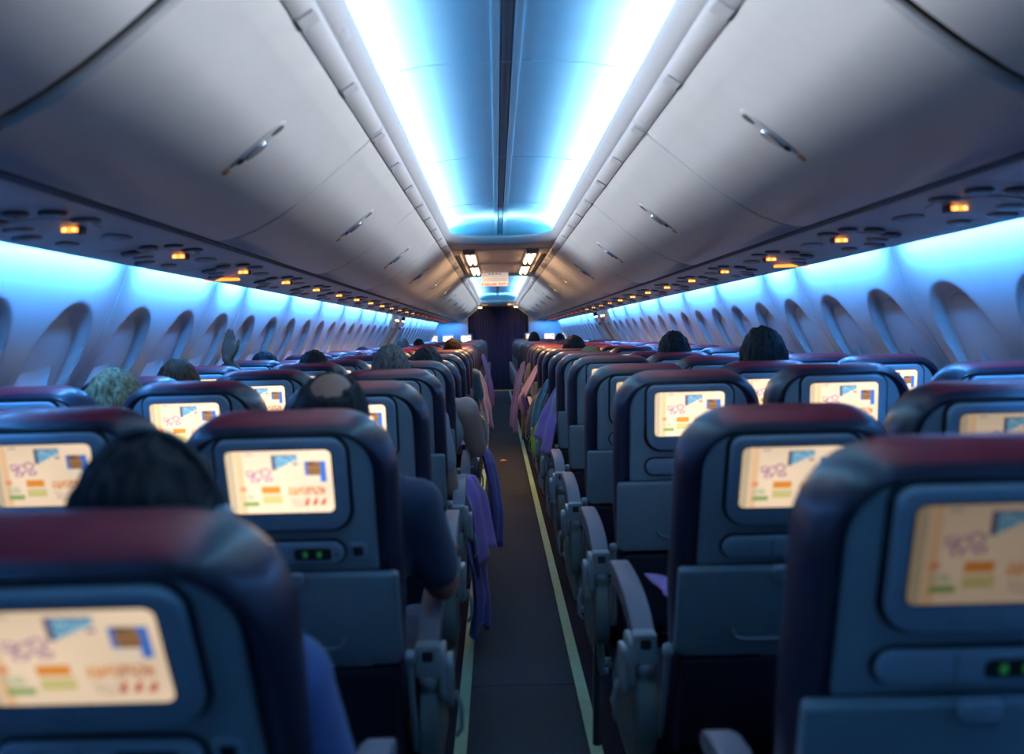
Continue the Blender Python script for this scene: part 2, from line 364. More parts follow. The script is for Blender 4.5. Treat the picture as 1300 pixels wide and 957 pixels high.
for (a, c) in DOMES:
    cuts = [a-1]; q = 2.88-1.55*20
    while q < c+1.4: 
        if q > a+.6 and q < c+.9: cuts.append(q)
        q += 1.55
    cuts.append(c+2.2)
    rings = []
    for off, z in DOME:
        o2 = max(off, -RC+0.01)
        pts = rr_path(a, c+1.45, o2, extra=cuts)
        if off < o2: # pull towards the centre line
            k = (HW+off)/(HW+o2); pts = [(x*k, y) for x, y in pts]
        rings.append([(x, y, z) for x, y in pts])
    n = min(len(r) for r in rings); assert all(len(r) == n for r in rings), [len(r) for r in rings]
    vs = [p for r in rings for p in r]; fs = []
    for k in range(len(rings)-1):
        for i in range(n): fs.append((k*n+i, k*n+(i+1) % n, (k+1)*n+(i+1) % n, (k+1)*n+i))
    split_mesh(vs, fs, cuts, 'ceiling_panel', M['ceil'], ce)
    # flat crown between the curved sides
    for p, q in zip(cuts, cuts[1:]):
        p2, q2 = max(p, a+0.28), min(q, c+1.2)
        b = MB(); b.box((-0.06, p2, 2.312), (0.06, q2, 2.32)); part('crown_panel', b, M['ceil'], ce, smooth=False)
    # cross joints: a slim raised bead following the dome
    for q in cuts[1:-1]:
        prof = [(HW+o, z-0.0015) for o, z in DOME]; prof = prof+[(-x, z) for x, z in reversed(prof)]
        b = MB(); b.loft([[(x, q-0.006, z+0.004), (x, q-0.003, z-0.003), (x, q+0.003, z-0.003), (x, q+0.006, z+0.004)] for x, z in prof]); part('joint_bead', b, M['ceil'], ce)
    # twin centre rails with a groove between
    for x0, x1 in ((-0.050, -0.022), (0.022, 0.050)):
        b = MB(); b.box((x0, a+0.1, 2.296), (x1, c+1.35, 2.315), 0.004); part('centre_rail', b, M['ceil'], ce)
    b = MB(); b.box((-0.022, a+0.1, 2.309), (0.022, c+1.35, 2.316)); part('centre_groove', b, M['signgrey'], ce, smooth=False)
    b = MB(); b.box((-0.021, a+0.1, 2.300), (-0.016, c+1.35, 2.316)); b.box((0.016, a+0.1, 2.300), (0.021, c+1.35, 2.316)); part('groove_edge', b, M['black'], ce, smooth=False)
    # valance around the opening, in segments, with a gap notch
    VAL = [(0.000, 2.135), (0.004, 2.142), (0.012, 2.140), (0.020, 2.120), (0.035, 2.098), (0.055, 2.085), (0.070, 2.083), (0.072, 2.076), (0.050, 2.076), (0.028, 2.090), (0.010, 2.112)]
    vcuts = [a-1]+[q for q in (-3.3, -1.75, -0.2, 1.35, 2.93, 4.48, 11.8, 13.35, 14.9, 16.45, 18.0) if a+.6 < q < c-.6]+[c+1]
    ex = sorted([q-0.004 for q in vcuts]+[q+0.004 for q in vcuts])
    n_p = None; rings = []
    for off, z in VAL: rings.append([(x, y, z) for x, y in rr_path(a, c, off, n=14, extra=ex)])
    n = len(rings[0]); vs = [p for r in rings for p in r]; fs = []; m_ = len(rings)
    for k in range(m_):
        for i in range(n):
            f = (k*n+i, ((k+1) % m_)*n+i, ((k+1) % m_)*n+(i+1) % n, k*n+(i+1) % n)
            yc = [vs[j][1] for j in f]
            if max(yc)-min(yc) < 0.0085 and any(abs(sum(yc)/4-q) < 0.003 for q in vcuts) and abs(vs[f[0]][0]) > 0.36: continue
            fs.append(f)
    split_mesh(vs, fs, vcuts, 'cove_valance', M['valance'], ce)
    # trough floor and filler between valance and the bin rails
    for s in (-1, 1):
        b = MB(); x0, x1 = sorted((s*0.43, s*0.49)); b.box((x0, a-.1, 2.072), (x1, c+.1, 2.080)); part('trough', b, M['valance'], ce, smooth=False)
    for ye, sg in ((a, -1), (c, 1)):
        pts = [p for p in rr_path(a, c, 0.068, n=14) if (p[1]-(ye-sg*RC))*sg >= -0.001]
        pts.sort(key=lambda p: p[0]); edge = ye+sg*0.45
        v2 = []; f2 = []
        for x, yy in pts: v2 += [(x, yy, 2.078), (x, edge, 2.085)]
        for i in range(len(pts)-1): f2.append((2*i, 2*i+1, 2*i+3, 2*i+2))
        b = MB(); b.add(v2, f2); part('end_fascia', b, M['valance'], ce)
# oval access buttons on the valance
for s, q in ((-1, 2.0), (1, 3.9), (-1, 5.3), (1, 1.0), (1, 5.6)):
    b = MB(); b.plate(0, 0, 0.075, 0.028, 0.013, -0.004, 0.004, 0.003)
    o = part('access_button', b, M['rail'], ce); o.location = (s*0.398, q, 2.098); o.rotation_euler = (rad(-48), 0, s*rad(90))
# flat ceiling with tube lamps
for a, c in ((6.99, 9.72), (19.78, Y1), (Y0, -1.20)):
    cutl = [a, 8.35, c] if 0 < a < 10 else [a, c]
    for p, q in zip(cutl, cutl[1:]):
        b = MB(); b.box((-0.49, p+0.006, 2.082), (0.49, q-0.006, 2.10)); part('flat_ceiling_panel', b, M['ceil_flat'], ce, smooth=False)
    b = MB(); b.box((-0.5, a-0.3, 2.325), (0.5, c+.3, 2.33)); part('ceiling_backing', b, M['black'], ce, smooth=False)
tl = 0
for s in (-1, 1):
    for k, q in enumerate((7.02, 8.40)):
        t = thing('ceiling_lamp', '%s warm twin-tube lamp %s, %s of the flat ceiling' % (('nearer', 'farther')[k], 'recessed in ceiling', SIDE[s]+' side'), 'lamp', (s*0.265, q, 2.082), 'twin-tube lamps in the flat ceiling')
        b = MB(); b.box((-0.055, 0, -0.012), (0.055, 1.22, 0.0), 0.005); part('lamp_housing', b, M['psu'], t)
        for x in (-0.024, 0.024):
            b = MB(); b.tube([(x, 0.15, -0.018), (x, 1.16, -0.018)], 0.014, 8); part('tube_light', b, M['tube'], t)
        b = MB(); b.box((-0.05, 0.0, -0.03), (0.05, 0.13, -0.01), 0.006); part('end_cap', b, M['signgrey'], t)
        area('lamp_light', (s*0.265, q+.5, 2.05), (0, 0, -1), 0.08, 0.8, (1.0, 0.62, 0.32), 8.0)
    b = MB(); b.box((s*0.375-0.03, 7.3, 2.070), (s*0.375+0.03, 9.6, 2.082), 0.004); b.cur = 1
    for x in (-0.012, 0.012): b.box((s*0.375+x-0.005, 7.35, 2.066), (s*0.375+x+0.005, 9.55, 2.0705))
    part('air_grille', b, [M['ceil_flat'], M['black']], ce)
# hinge rails between ceiling and bins, with the little hinge covers
for s in (-1, 1):
    RP = [(0.413, 2.078), (0.408, 2.066), (0.414, 2.052), (0.440, 2.034), (0.452, 2.030), (0.458, 2.034), (0.46, 2.06), (0.47, 2.078)]
    q = -4.88
    while q < 19.4:
        q2 = min(q+1.524, 19.6)
        b = MB(); b.loft([[(s*x, yy, z) for x, z in RP] for yy in (q+.003, q2-.003)]); part('hinge_rail', b, M['rail'], ce)
        for hq in (q+0.02, q+0.50, q+1.0):
            b = MB(); b.loft([[(s*(0.430+dx+d2), yy, 2.038+dz-d2) for dx, dz in ((-.02, .012), (0.016, -0.012), (0.020, -0.004), (-0.016, 0.020))] for yy, d2 in ((hq, 0.002), (hq+.01, -.001), (hq+.05, -.001), (hq+.06, 0.002))]); part('hinge_cover', b, M['rail'], ce)
        q = q2
    b = MB(); x0, x1 = sorted((s*0.462, s*1.45)); b.box((x0, Y0, 2.10), (x1, Y1, 2.12)); part('bin_roof', b, M['black'], ce, smooth=False)

# ------------------------------------------------------------------ overhead bins
BP = [(0.455, 2.028), (0.470, 2.012), (0.505, 1.984), (0.555, 1.940), (0.600, 1.902), (0.644, 1.866), (0.700, 1.823), (0.760, 1.782), (0.825, 1.745), (0.880, 1.723), (0.930, 1.710), (0.965, 1.7065)]
def bin_door_mesh(s, L_, gap):
    inner = [(x+0.010, z+0.014) for x, z in reversed(BP)]
    prof = BP+inner; b = MB()
    def ring(yy, t): return [(s*(x+t*0.006), yy, z+t*0.006) for x, z in BP]+[(s*x, yy, z) for x, z in inner]
    b.loft([ring(gap, 1), ring(gap+.008, 0), ring(L_/2, 0), ring(L_-gap-.008, 0), ring(L_-gap, 1)]); 
    return b.mesh('bin_door', M['bin'], ang=40)
def bin_body_mesh(s, L_):
    b = MB(); pr = [(0.50, 2.02), (0.85, 1.76), (0.975, 1.725), (1.20, 1.74), (1.38, 1.80), (1.38, 2.09), (0.50, 2.09)]
    b.loft([[(s*x, yy, z) for x, z in pr] for yy in (0.012, L_-0.012)]); return b.mesh('bin_body', M['black'], smooth=False)
def handle_meshes():
    # along the slope of the door, local: x = down the slope, y = along cabin, z = out of the surface
    def oval(b, x0, x1, w, z0, z1, n=24):
        cx, hx = (x0+x1)/2, (x1-x0)/2
        def rg(k, z):
            r = []
            for i in range(n):
                a = 2*PI*i/n; r.append((cx+hx*k*math.cos(a), w*k*math.sin(a)*(1-0.25*math.cos(a)), z))
            return r
        b.loft([rg(1.0, z0), rg(1.0, z1*.6+z0*.4), rg(0.9, z1)])
    a = MB(); oval(a, -0.095, 0.085, 0.022, -0.004, 0.003)
    c = MB(); oval(c, -0.085, -0.045, 0.014, 0.002, 0.0045)
    d = MB(); oval(d, -0.025, 0.045, 0.017, 0.002, 0.012)
    e = MB(); oval(e, 0.045, 0.068, 0.014, 0.002, 0.005)
    f = MB(); oval(f, 0.088, 0.112, 0.008, -0.001, 0.004)
    return [('handle', a.mesh('handle', M['rail'])), ('handle_recess', c.mesh('handle_recess', M['handle_dark'])), ('paddle', d.mesh('paddle', M['chrome'])), ('paddle_slot', e.mesh('paddle_slot', M['black'])), ('row_marker', f.mesh('row_marker', M['orange']))]
HM = handle_meshes()
BINW = 1.524
BD = {(s, g): bin_door_mesh(s, BINW, g) for s in (-1, 1) for g in (0.0025, 0.007)}
BBm = {s: bin_body_mesh(s, BINW) for s in (-1, 1)}
q0 = 1.246-BINW*4; nbin = 0
for s in (-1, 1):
    vis = 0
    for k in range(16):
        q = q0+BINW*k
        if q+BINW > 19.7: break
        near = k in (3, 4)
        if k < 3: lab = 'closed cream overhead luggage bin behind the camera, %s side, %s going back' % (SIDE[s], ('third', 'second', 'first')[k])
        else:
            lab = 'closed cream overhead luggage bin, %s side, %s' % (SIDE[s], 'nearest, cut by the frame' if k == 3 else ORD[k-3]+' from the camera')
        ln = 1.40 if k == 4 else BINW
        if k < 4: q = 1.340-BINW*(4-k)
        if k == 4: q = 1.370
        t = thing('overhead_bin', lab, 'luggage bin', (0, q, 0), 'closed overhead bins along the cabin')
        ob('bin_body', BBm[s], t)
        d = ob('bin_door', BD[(s, 0.0025)], t); d.scale.y = ln/BINW; t.children[0].scale.y = ln/BINW
        if k >= 3:
            nrm = Vector((-s*0.62, 0, -0.78)).normalized(); dn = Vector((s*0.78, 0, -0.62)).normalized(); yy = nrm.cross(dn)
            base = Vector((s*0.644, BINW*(0.555 if k != 4 else 0.53), 1.866))+nrm*0.002
            for hn, hm in HM:
                h = ob(hn, hm, d); h.matrix_local = Matrix.Translation(base) @ Matrix((dn, yy, nrm)).transposed().to_4x4()
    # end cheek closing the bin run near the curtain, lit warm by the galley lamp
    b = MB(); pr = BP+[(1.38, 1.78), (1.38, 2.09), (0.455, 2.09)]
    b.loft([[(s*x, yy, z) for x, z in pr] for yy in (q0+BINW*k+0.003 if k else 0, 20.45)]); tr = part('trim_%d' % (1 if s < 0 else 2), b, M['bin'], None, kind='structure')
    area('galley_lamp', (s*0.22, 20.10, 2.05), (s*1.0, 0, -0.5), 0.12, 0.12, (1.0, 0.62, 0.22), 3.8)
    area('bulkhead_fill', (s*1.22, 20.45, 1.66), (0, 0.35, -1), 0.7, 0.03, WCOVE, 4.0)  # added light that brightens the far bulkhead, no fixture behind it
    b = MB(); b.box((s*0.42-0.05, 19.85, 1.985), (s*0.42+0.05, 19.95, 2.08), 0.01); b.cur = 1; b.box((s*0.42-0.035, 19.842, 1.997), (s*0.42+0.035, 19.852, 2.02), 0.003)
    tag(part('galley_lamp', b, [M['psu'], M['tube']]), 'small warm lamp at the %s bin end beside the curtain' % SIDE[s], 'lamp', 'warm lamps by the curtain')

# ------------------------------------------------------------------ service panels under the bins
PP = [(1.003, 1.716), (1.005, 1.703), (1.014, 1.700), (1.05, 1.6985), (1.15, 1.690), (1.30, 1.665), (1.340, 1.6525), (1.348, 1.654), (1.350, 1.662), (1.340, 1.672), (1.2, 1.705), (1.0, 1.725)]
def zp(x): return interp([(0.99, 1.700), (1.05, 1.6985), (1.15, 1.690), (1.30, 1.665), (1.345, 1.652)], x)
def psu_meshes(s):
    out = []
    b = MB(); b.loft([[(s*x, yy, z) for x, z in PP] for yy in (0.0025, 0.7475)]); out.append(('panel', b.mesh('panel', M['psu']), None))
    def oval(x, y, rx, ry, h, m, name, ring=False):
        b = MB(); n = 18
        z = zp(x)
        def rg(k, dz): return [(s*(x+rx*k*math.cos(2*PI*i/n)), y+ry*k*math.sin(2*PI*i/n), zp(x+rx*k*math.cos(2*PI*i/n))-dz) for i in range(n)]
        b.loft([rg(1, -0.002), rg(1, h*.6), rg(.85, h)]); out.append((name, b.mesh(name, m), None))
    oval(1.20, 0.30, 0.10, 0.17, 0.004, M['psu'], 'control_plate')
    for k, (x, y) in enumerate(((1.10, 0.10), (1.17, 0.06), (1.24, 0.10))): oval(x, y, 0.030, 0.040, 0.010, M['psu_dark'], 'air_nozzle')
    for k, (x, y) in enumerate(((1.09, 0.24), (1.25, 0.22), (1.29, 0.33))): oval(x, y, 0.034, 0.045, 0.008, M['psu_dark'], 'reading_light')
    oval(1.15, 0.55, 0.035, 0.07, 0.005, M['psu_dark'], 'speaker_grille')
    oval(1.28, 0.52, 0.025, 0.05, 0.005, M['psu_dark'], 'call_button')
    # amber sign block facing aft
    b = MB(); x0, x1 = sorted((s*1.130, s*1.182)); b.box((x0, 0.29, zp(1.16)-0.021), (x1, 0.33, zp(1.16)+0.0), 0.005); out.append(('sign_housing', b.mesh('sign_housing', M['psu_dark']), None))
    b = MB(); b.box((x0+0.004, 0.286, zp(1.16)-0.018), (x1-0.004, 0.291, zp(1.16)-0.004), 0.002); out.append(('sign_lamp', b.mesh('sign_lamp', M['sign']), None))
    b = MB(); sx = (x0+x1)/2
    
    for dx in (-0.012, 0.012):
        b = MB(); b.disc((sx+dx, 0.287, zp(1.16)-0.011), (0, -1, 0), 0.0045, 0.002, 12); out.append(('sign_symbol', b.mesh('sign_symbol', M['signhot']), 'sign_lamp'))
    return out
PSU = {s: psu_meshes(s) for s in (-1, 1)}
for s in (-1, 1):
    b = MB(); b.loft([[(s*x, yy, z) for x, z in PP] for yy in (Y0, 1.1475)]); part('trim_%d' % (5 if s < 0 else 6), b, M['psu'], None, kind='structure')
    for k in range(-1, 24):
        y = 1.90+0.75*k
        lab = 'grey service panel with amber sign under the %s bins, %s from the camera' % (SIDE[s], ORD[k+1])
        t = thing('service_panel', lab, 'service panel', (0, y, 0), 'passenger service panels under the bins')
        last = None
        for nm, me, sub in PSU[s]:
            if k > 12 and nm in ('speaker_grille', 'call_button', 'control_plate', 'sign_symbol'): continue
            p = ob(nm, me, last if sub else t)
            if nm == 'sign_lamp' and k > 8: p.material_slots[0].link = 'OBJECT'; p.material_slots[0].material = M['sign_dim']
            if nm == 'sign_lamp': last = p
    b = MB(); b.plate(0, 0, 0.16, 0.022, 0.008, -0.004, 0.004, 0.002)
    o = part('marker_light', b, M['sign']); o.location = (s*1.30, 3.85, zp(1.30)-0.006); o.rotation_euler = (rad(80), 0, 0)
    o.rotation_euler = (rad(75), 0, rad(0)); tag(o, 'thin amber strip light between %s service panels' % SIDE[s], 'light')
    b = MB(); b.box((min(s*0.968, s*1.007), Y0, 1.7035), (max(s*0.968, s*1.007), Y1, 1.76)); tr = part('trim_%d' % (3 if s < 0 else 4), b, M['black'], None, kind='structure', smooth=False)  # black strip filling the gap under the bins; its shade put in as colour

# ------------------------------------------------------------------ end of the cabin
cu = MB(); n = 150; rings = []
front = []; 
for i in range(n+1):
    x = -0.80+1.60*i/n; front.append((x, 20.72+0.022*math.sin(i*0.95)+0.008*math.sin(i*2.3+1)))
zs = [0.02, 0.6, 1.2, 1.7, 2.06]
vs = []; fs = []
for z in zs:
    for x, y in front: vs.append((x, y+0.006*math.sin(z*3+x*9), z))
for j in range(len(zs)-1):
    for i in range(n): fs.append((j*(n+1)+i, j*(n+1)+i+1, (j+1)*(n+1)+i+1, (j+1)*(n+1)+i))
cu.add(vs, fs); o = part('curtain', cu, M['curtain']); md = o.modifiers.new('thick', 'SOLIDIFY'); md.thickness = 0.003
tag(o, 'dark navy pleated curtain closing the far end of the aisle', 'curtain')
b = MB(); b.tube([(-0.8, 20.72, 2.065), (0.8, 20.72, 2.065)], 0.012, 8); tag(part('curtain_rail', b, M['rail']), 'thin metal rail the navy curtain hangs from', 'curtain rail')
for s in (-1, 1):
    wl = ob('wall_front_'+SIDE[s], None, kind='structure')
    b = MB(); prof = [(0.74, 0), (xw(0), 0), (xw(.6), .6), (xw(1.1), 1.1), (xw(1.3), 1.3), (xw(1.65), 1.65), (1.0, 1.71), (0.86, 1.75), (0.74, 1.80)]
    b.loft([[(s*x, yy, z) for x, z in prof] for yy in (20.62, 20.66)]); part('bulkhead_panel', b, M['bulk'], wl, smooth=False)
b = MB(); b.box((-1.8, Y1-.02, 0), (1.8, Y1, 2.3)); part('wall_front', b, M['black'], None, kind='structure', smooth=False)
b = MB(); b.box((-1.8, Y0, 0), (1.8, Y0+.02, 2.35)); part('wall_back', b, M['bulk'], None, kind='structure', smooth=False)

# exit sign hanging from the ceiling
t = thing('exit_sign', 'white hanging exit sign with red lettering before the far lit ceiling', 'exit sign', (-0.055, 9.66, 2.083))
b = MB(); b.plate(0, -0.078, 0.31, 0.156, 0.01, -0.012, 0.012, 0.003); part('sign_board', b, M['signface'], t)
def text(body, size, m, parent, loc, name='lettering'):
    cv = bpy.data.curves.new('txt', 'FONT'); cv.body = body; cv.size = size; cv.align_x = 'CENTER'; cv.align_y = 'CENTER'; cv.extrude = 0.001; cv.offset = size*0.012
    tmp = bpy.data.objects.new('txt', cv); C.objects.link(tmp); dg = bpy.context.evaluated_depsgraph_get()
    me = bpy.data.meshes.new_from_object(tmp.evaluated_get(dg)); bpy.data.objects.remove(tmp); me.materials.clear(); me.materials.append(m)
    o = ob(name, me, parent, loc); o.rotation_euler = (rad(90), 0, 0); return o
text('KELUAR  EXIT', 0.040, M['signred'], t, (0, -0.0135, -0.134))
for sx in (-1, 1):
    b = MB(); b.add([(sx*0.155, -0.0135, -0.134), (sx*0.138, -0.0135, -0.122), (sx*0.138, -0.0135, -0.146), (sx*0.155, -0.012, -0.134), (sx*0.138, -0.012, -0.122), (sx*0.138, -0.012, -0.146)], [(0, 1, 2), (3, 5, 4)]); part('arrow', b, M['signred'], t, smooth=False)
b = MB()
for r in range(3):
    for k in range(22): b.box((-0.14+k*0.013, -0.0135, -0.072-r*0.013), (-0.133+k*0.013, -0.0115, -0.066-r*0.013))
part('print_rows', b, M['signgrey'], t, kind='stuff', smooth=False)
b = MB()
for x in (-.06, -.02, .02, .06): b.box((x-.012, -0.0135, -0.022), (x+.012, -0.0115, -0.010))
part('print_heading', b, M['signgrey'], t, kind='stuff', smooth=False)

# ------------------------------------------------------------------ seats
def screen_mesh():
    NX, NZ = 84, 54; w, h = 0.202, 0.132
    def box(u, v, a, b_, c, d): return a <= u <= b_ and c <= v <= d
    def col(u, v):
        base = (1.0, 0.78, 0.57) if u > 0.08 else (0.62, 0.50, 0.34)
        k = 1.0+0.10*math.sin(u*5)*math.sin(v*4); c = tuple(q*k for q in base)
        if 0.085 < u < 0.16: c = (0.95, 0.62, 0.36)
        if box(u, v, .18, .27, .93, .97): c = (.6, .5, .42)
        # purple scrawl
        if box(u, v, .19, .43, .50, .76):
            a, b_ = (u-.19)/.24, (v-.50)/.26
            for cx, cy, r in ((.15, .55, .17), (.42, .45, .22), (.72, .62, .2), (.85, .2, .12), (.3, .1, .12)):
                dd = math.hypot((a-cx)*1.0, (b_-cy)); 
                if abs(dd-r) < .05 and noise.noise(Vector((u*70, v*50, 2))) > -.28: c = (.50, .26, .42)
        if box(u, v, .44, .68, .70, .94):
            a, b_ = (u-.44)/.24, (v-.70)/.24
            if b_ > a*.75-.1+.05*math.sin(a*30): c = (.12, .38, .62) if noise.noise(Vector((u*40, v*40, 1))) < .15 else (.45, .72, .85)
            if a < .12 or b_ > .93: c = (.12, .12, .22)
            if a > .8 and b_ < .45 and b_ > .25: c = (.3, .2, .3)
        if box(u, v, .74, .95, .50, .83):
            a, b_ = (u-.74)/.21, (v-.50)/.33; c = (.04, .19, .66)
            if math.hypot((a-.45)*1.3, b_-.62) < .42: c = (.20, .09, .04) if (b_*7) % 1 > .35 else (.50, .28, .12)
            if a < .7 and b_ < .3: c = (.9, .75, .6)
            if .15 < a < .5 and b_ > .85: c = (.1, .1, .12)
        if box(u, v, .32, .49, .33, .44): c = (.92, .32, .04)
        if box(u, v, .32, .50, .15, .29): c = (.78, .68, .30) if (v*40) % 1 > .35 else (.62, .55, .15)
        if box(u, v, .11, .17, .37, .43): c = (.9, .35, .18)
        if box(u, v, .11, .24, .24, .33): c = (.50, .62, .40) if noise.noise(Vector((u*60, v*30, 3))) > 0 else c
        if box(u, v, .12, .28, .12, .19): c = (.28, .45, .14)
        if box(u, v, .56, .92, .29, .42) and noise.noise(Vector((u*55, v*18, 5))) > -.08: c = (.85, .36, .12) if u < .72 else (.62, .25, .12)
        if box(u, v, .58, .74, .10, .25) and noise.noise(Vector((u*60, v*40, 8))) > .12: c = (.55, .42, .34)
        for cx in (.74, .82, .90):
            if abs(u-cx-(v-.17)*.25) < .012+.01*(1-(v-.12)*8) and .12 < v < .24: c = (.62, .10, .05)
        return c
    vs = []; cols = []
    for j in range(NZ+1):
        for i in range(NX+1):
            u, v = i/NX, j/NZ
            # rounded corners
            x = (u-.5)*w; z = (v-.5)*h; r = 0.012; ax, az = abs(x), abs(z)
            if ax > w/2-r and az > h/2-r:
                dx, dz = ax-(w/2-r), az-(h/2-r); d = math.hypot(dx, dz); m = max(dx, dz)
                if d > 1e-6: dx, dz = dx*m/d, dz*m/d
                x = math.copysign(w/2-r+dx, x); z = math.copysign(h/2-r+dz, z)
            vs.append((x, 0, z)); cols.append(col(u, v))
    fs = [(j*(NX+1)+i, j*(NX+1)+i+1, (j+1)*(NX+1)+i+1, (j+1)*(NX+1)+i) for j in range(NZ) for i in range(NX)]
    me = bpy.data.meshes.new('screen'); me.from_pydata(vs, [], fs); me.materials.append(M['screen'])
    ca = me.color_attributes.new('Col', 'FLOAT_COLOR', 'POINT')
    flat = [q for c in cols for q in (*c, 1.0)]; ca.data.foreach_set('color', flat)
    return me
SCREEN = screen_mesh()
PIV = 0.455
def seat_backrest():
    b = MB(); rows = []
    H = 0.817; n = 8
    def ring(ins, y, top_extra=0):
        hw = 0.217-ins; pts = []
        r = 0.118-ins*.8
        for k in range(13): a = rad(90*k/12); pts.append((hw-r+r*math.cos(a), H-ins-r+r*math.sin(a)))
        for k in range(13): a = rad(90+90*k/12); pts.append((-hw+r+r*math.cos(a), H-ins-r+r*math.sin(a)))
        for z in (0.6, 0.4, 0.2, 0.0): pts.append((-hw+0.012*(z < .3)-(0.0), z))
        for z in (0.0, 0.2, 0.4, 0.6): pts.append((hw-0.012*(z < .3), z))
        out = []
        for x, z in pts: out.append((x, y-0.0*z, z))
        return out
    prof = [(0.050, -0.046), (0.034, -0.050), (0.020, -0.060), (0.008, -0.052), (0.001, -0.030), (0.0, -0.005), (0.004, 0.025), (0.016, 0.048), (0.040, 0.058), (0.075, 0.050)]
    b.loft([list(reversed(ring(i, y))) for i, y in prof]); return b
def build_seat(kind):
    """kind: 'plain' (middle or window seat) or 'aisle' (armrest unit on the +x side)"""
    t = thing('airplane_seat', 'x', 'seat', (0, 0, 0), 'airplane seats in rows')
    back = []
    o = part('backrest', seat_backrest(), M['leather'], t, ang=50); back.append(o)
    b = MB(); b.box((-0.165, 0.05, 0.10), (0.165, 0.075, 0.60), 0.02); c_ = part('back_cushion', b, M['cushion'], t); back.append(c_)
    b = MB(); b.box((-0.15, 0.045, 0.60), (0.15, 0.075, 0.775), 0.02); c_ = part('headrest', b, M['leather'], t); back.append(c_)
    b = MB(); b.plate(0, 0.643, 0.345, 0.300, 0.07, -0.0570, -0.045, 0.006, n=8, radii=(0.085, 0.085, 0.004, 0.004)); bp = part('back_panel', b, M['grey'], t); back.append(bp)
    b = MB(); b.plate(0.134, 0.540, 0.034, 0.034, 0.006, -0.0625, -0.055, 0.001, n=3); b.cur = 1; b.plate(0.134, 0.540, 0.020, 0.020, 0.003, -0.0632, -0.058, 0.0005, n=2); part('socket', b, [M['grey_l'], M['gasket']], bp)
    b = MB(); b.plate(0.0, 0.690, 0.264, 0.208, 0.038, -0.0618, -0.055, 0.001, n=7, radii=(0.030, 0.038, 0.050, 0.050)); part('gasket', b, M['gasket'], bp)
    b = MB(); b.plate(0.0, 0.690, 0.250, 0.195, 0.03, -0.073, -0.056, 0.006, n=7, radii=(0.024, 0.032, 0.044, 0.044)); mo = part('monitor', b, M['grey_l'], t); back.append(mo)
    b = MB(); b.plate(-0.003, 0.702, 0.206, 0.138, 0.014, -0.0738, -0.066, 0.0015, n=5); part('screen_rim', b, M['gasket'], mo)
    so = ob('screen', SCREEN, mo, (-0.003, -0.0742, 0.702))
    b = MB()
    for k in range(6): b.disc((-0.045+0.012*k, -0.073, 0.610), (0, -1, 0), 0.0022, 0.001, 8)
    part('monitor_buttons', b, M['signgrey'], mo, kind='stuff')
    b = MB(); b.plate(-0.010, 0.540, 0.242, 0.058, 0.028, -0.0612, -0.055, 0.001, n=7); part('remote_cradle', b, M['gasket'], bp)
    b = MB(); b.plate(-0.010, 0.540, 0.232, 0.048, 0.023, -0.070, -0.056, 0.005, n=7); rm = part('remote_control', b, M['grey_l'], t); back.append(rm)
    b = MB(); b.plate(0.045, 0.540, 0.075, 0.026, 0.008, -0.0716, -0.066, 0.001, n=4); part('remote_display', b, M['gasket'], rm)
    b = MB(); b.box((-0.03, -0.0712, 0.518), (-0.027, -0.069, 0.562)); part('remote_seam', b, M['signgrey'], rm); b = MB(); b.disc((0.092, -0.0695, 0.540), (0, -1, 0), 0.006, 0.002, 12); part('remote_button', b, M['signgrey'], rm)
    b = MB(); b.plate(0, 0.387, 0.424, 0.214, 0.012, -0.082, -0.060, 0.006, n=4, radii=(0.010, 0.010, 0.022, 0.022), sag=0.006); tr = part('tray_table', b, M['tray'], t); back.append(tr)
    b = MB(); b.tube([(-0.095, -0.0815, 0.350), (-0.088, -0.0825, 0.334), (-0.072, -0.083, 0.328), (0.072, -0.083, 0.328), (0.088, -0.0825, 0.334), (0.095, -0.0815, 0.350)], 0.0032, 6); part('tray_rib', b, M['grey'], tr)
    b = MB(); b.plate(0, 0.492, 0.05, 0.03, 0.008, -0.092, -0.078, 0.003, n=3); part('tray_latch', b, M['grey_l'], tr)
    for s in (-1, 1):
        b = MB(); b.tube([(s*0.222, -0.062, 0.300), (s*0.222, -0.055, 0.18), (s*0.222, -0.03, 0.02)], [0.008, 0.007, 0.008], 8); a_ = part('tray_arm', b, M['arm_cap'], t); back.append(a_)
        b = MB(); b.disc((s*0.214, -0.066, 0.290), (s, 0, 0), 0.013, 0.02, 14); part('pivot_knob', b, M['arm_cap'], a_)
    b = MB(); b.plate(0, 0.150, 0.385, 0.235, 0.02, -0.072, -0.045, 0.010, n=4); pk = part('literature_pocket', b, M['pocket'], t); back.append(pk)
    b = MB(); b.plate(0.06, 0.235, 0.17, 0.08, 0.002, -0.062, -0.056, 0.001, n=2); part('magazine', b, M['paper'], pk)
    for o in back: o.location.z = PIV
    lift = [o for o in ()]
    # base
    b = MB(); b.plate(0, 0.41, 0.43, 0.12, 0.04, 0.03, 0.50, 0.03, n=5); part('seat_cushion', b, M['cushion'], t)
    b = MB(); b.box((-0.21, 0.04, 0.30), (0.21, 0.47, 0.345), 0.01); part('seat_frame', b, M['signgrey'], t)
    for yy in (0.10, 0.42):
        b = MB(); b.tube([(-0.235, yy, 0.30), (0.235, yy, 0.30)], 0.018, 8); part('cross_tube', b, M['metal'], t)
    if kind != 'middle':
        for s in (-1,) if kind == 'plain' else (1,):
            b = MB(); b.tube([(s*0.15, 0.10, 0.30), (s*0.15, 0.06, 0.02)], 0.014, 8); part('leg', b, M['metal'], t)
            b = MB(); b.tube([(s*0.15, 0.42, 0.30), (s*0.15, 0.36, 0.02)], 0.014, 8); part('leg', b, M['metal'], t)
            b = MB(); b.box((s*0.15-0.02, 0.0, -0.004), (s*0.15+0.02, 0.5, 0.02), 0.005); part('foot_rail', b, M['signgrey'], t)
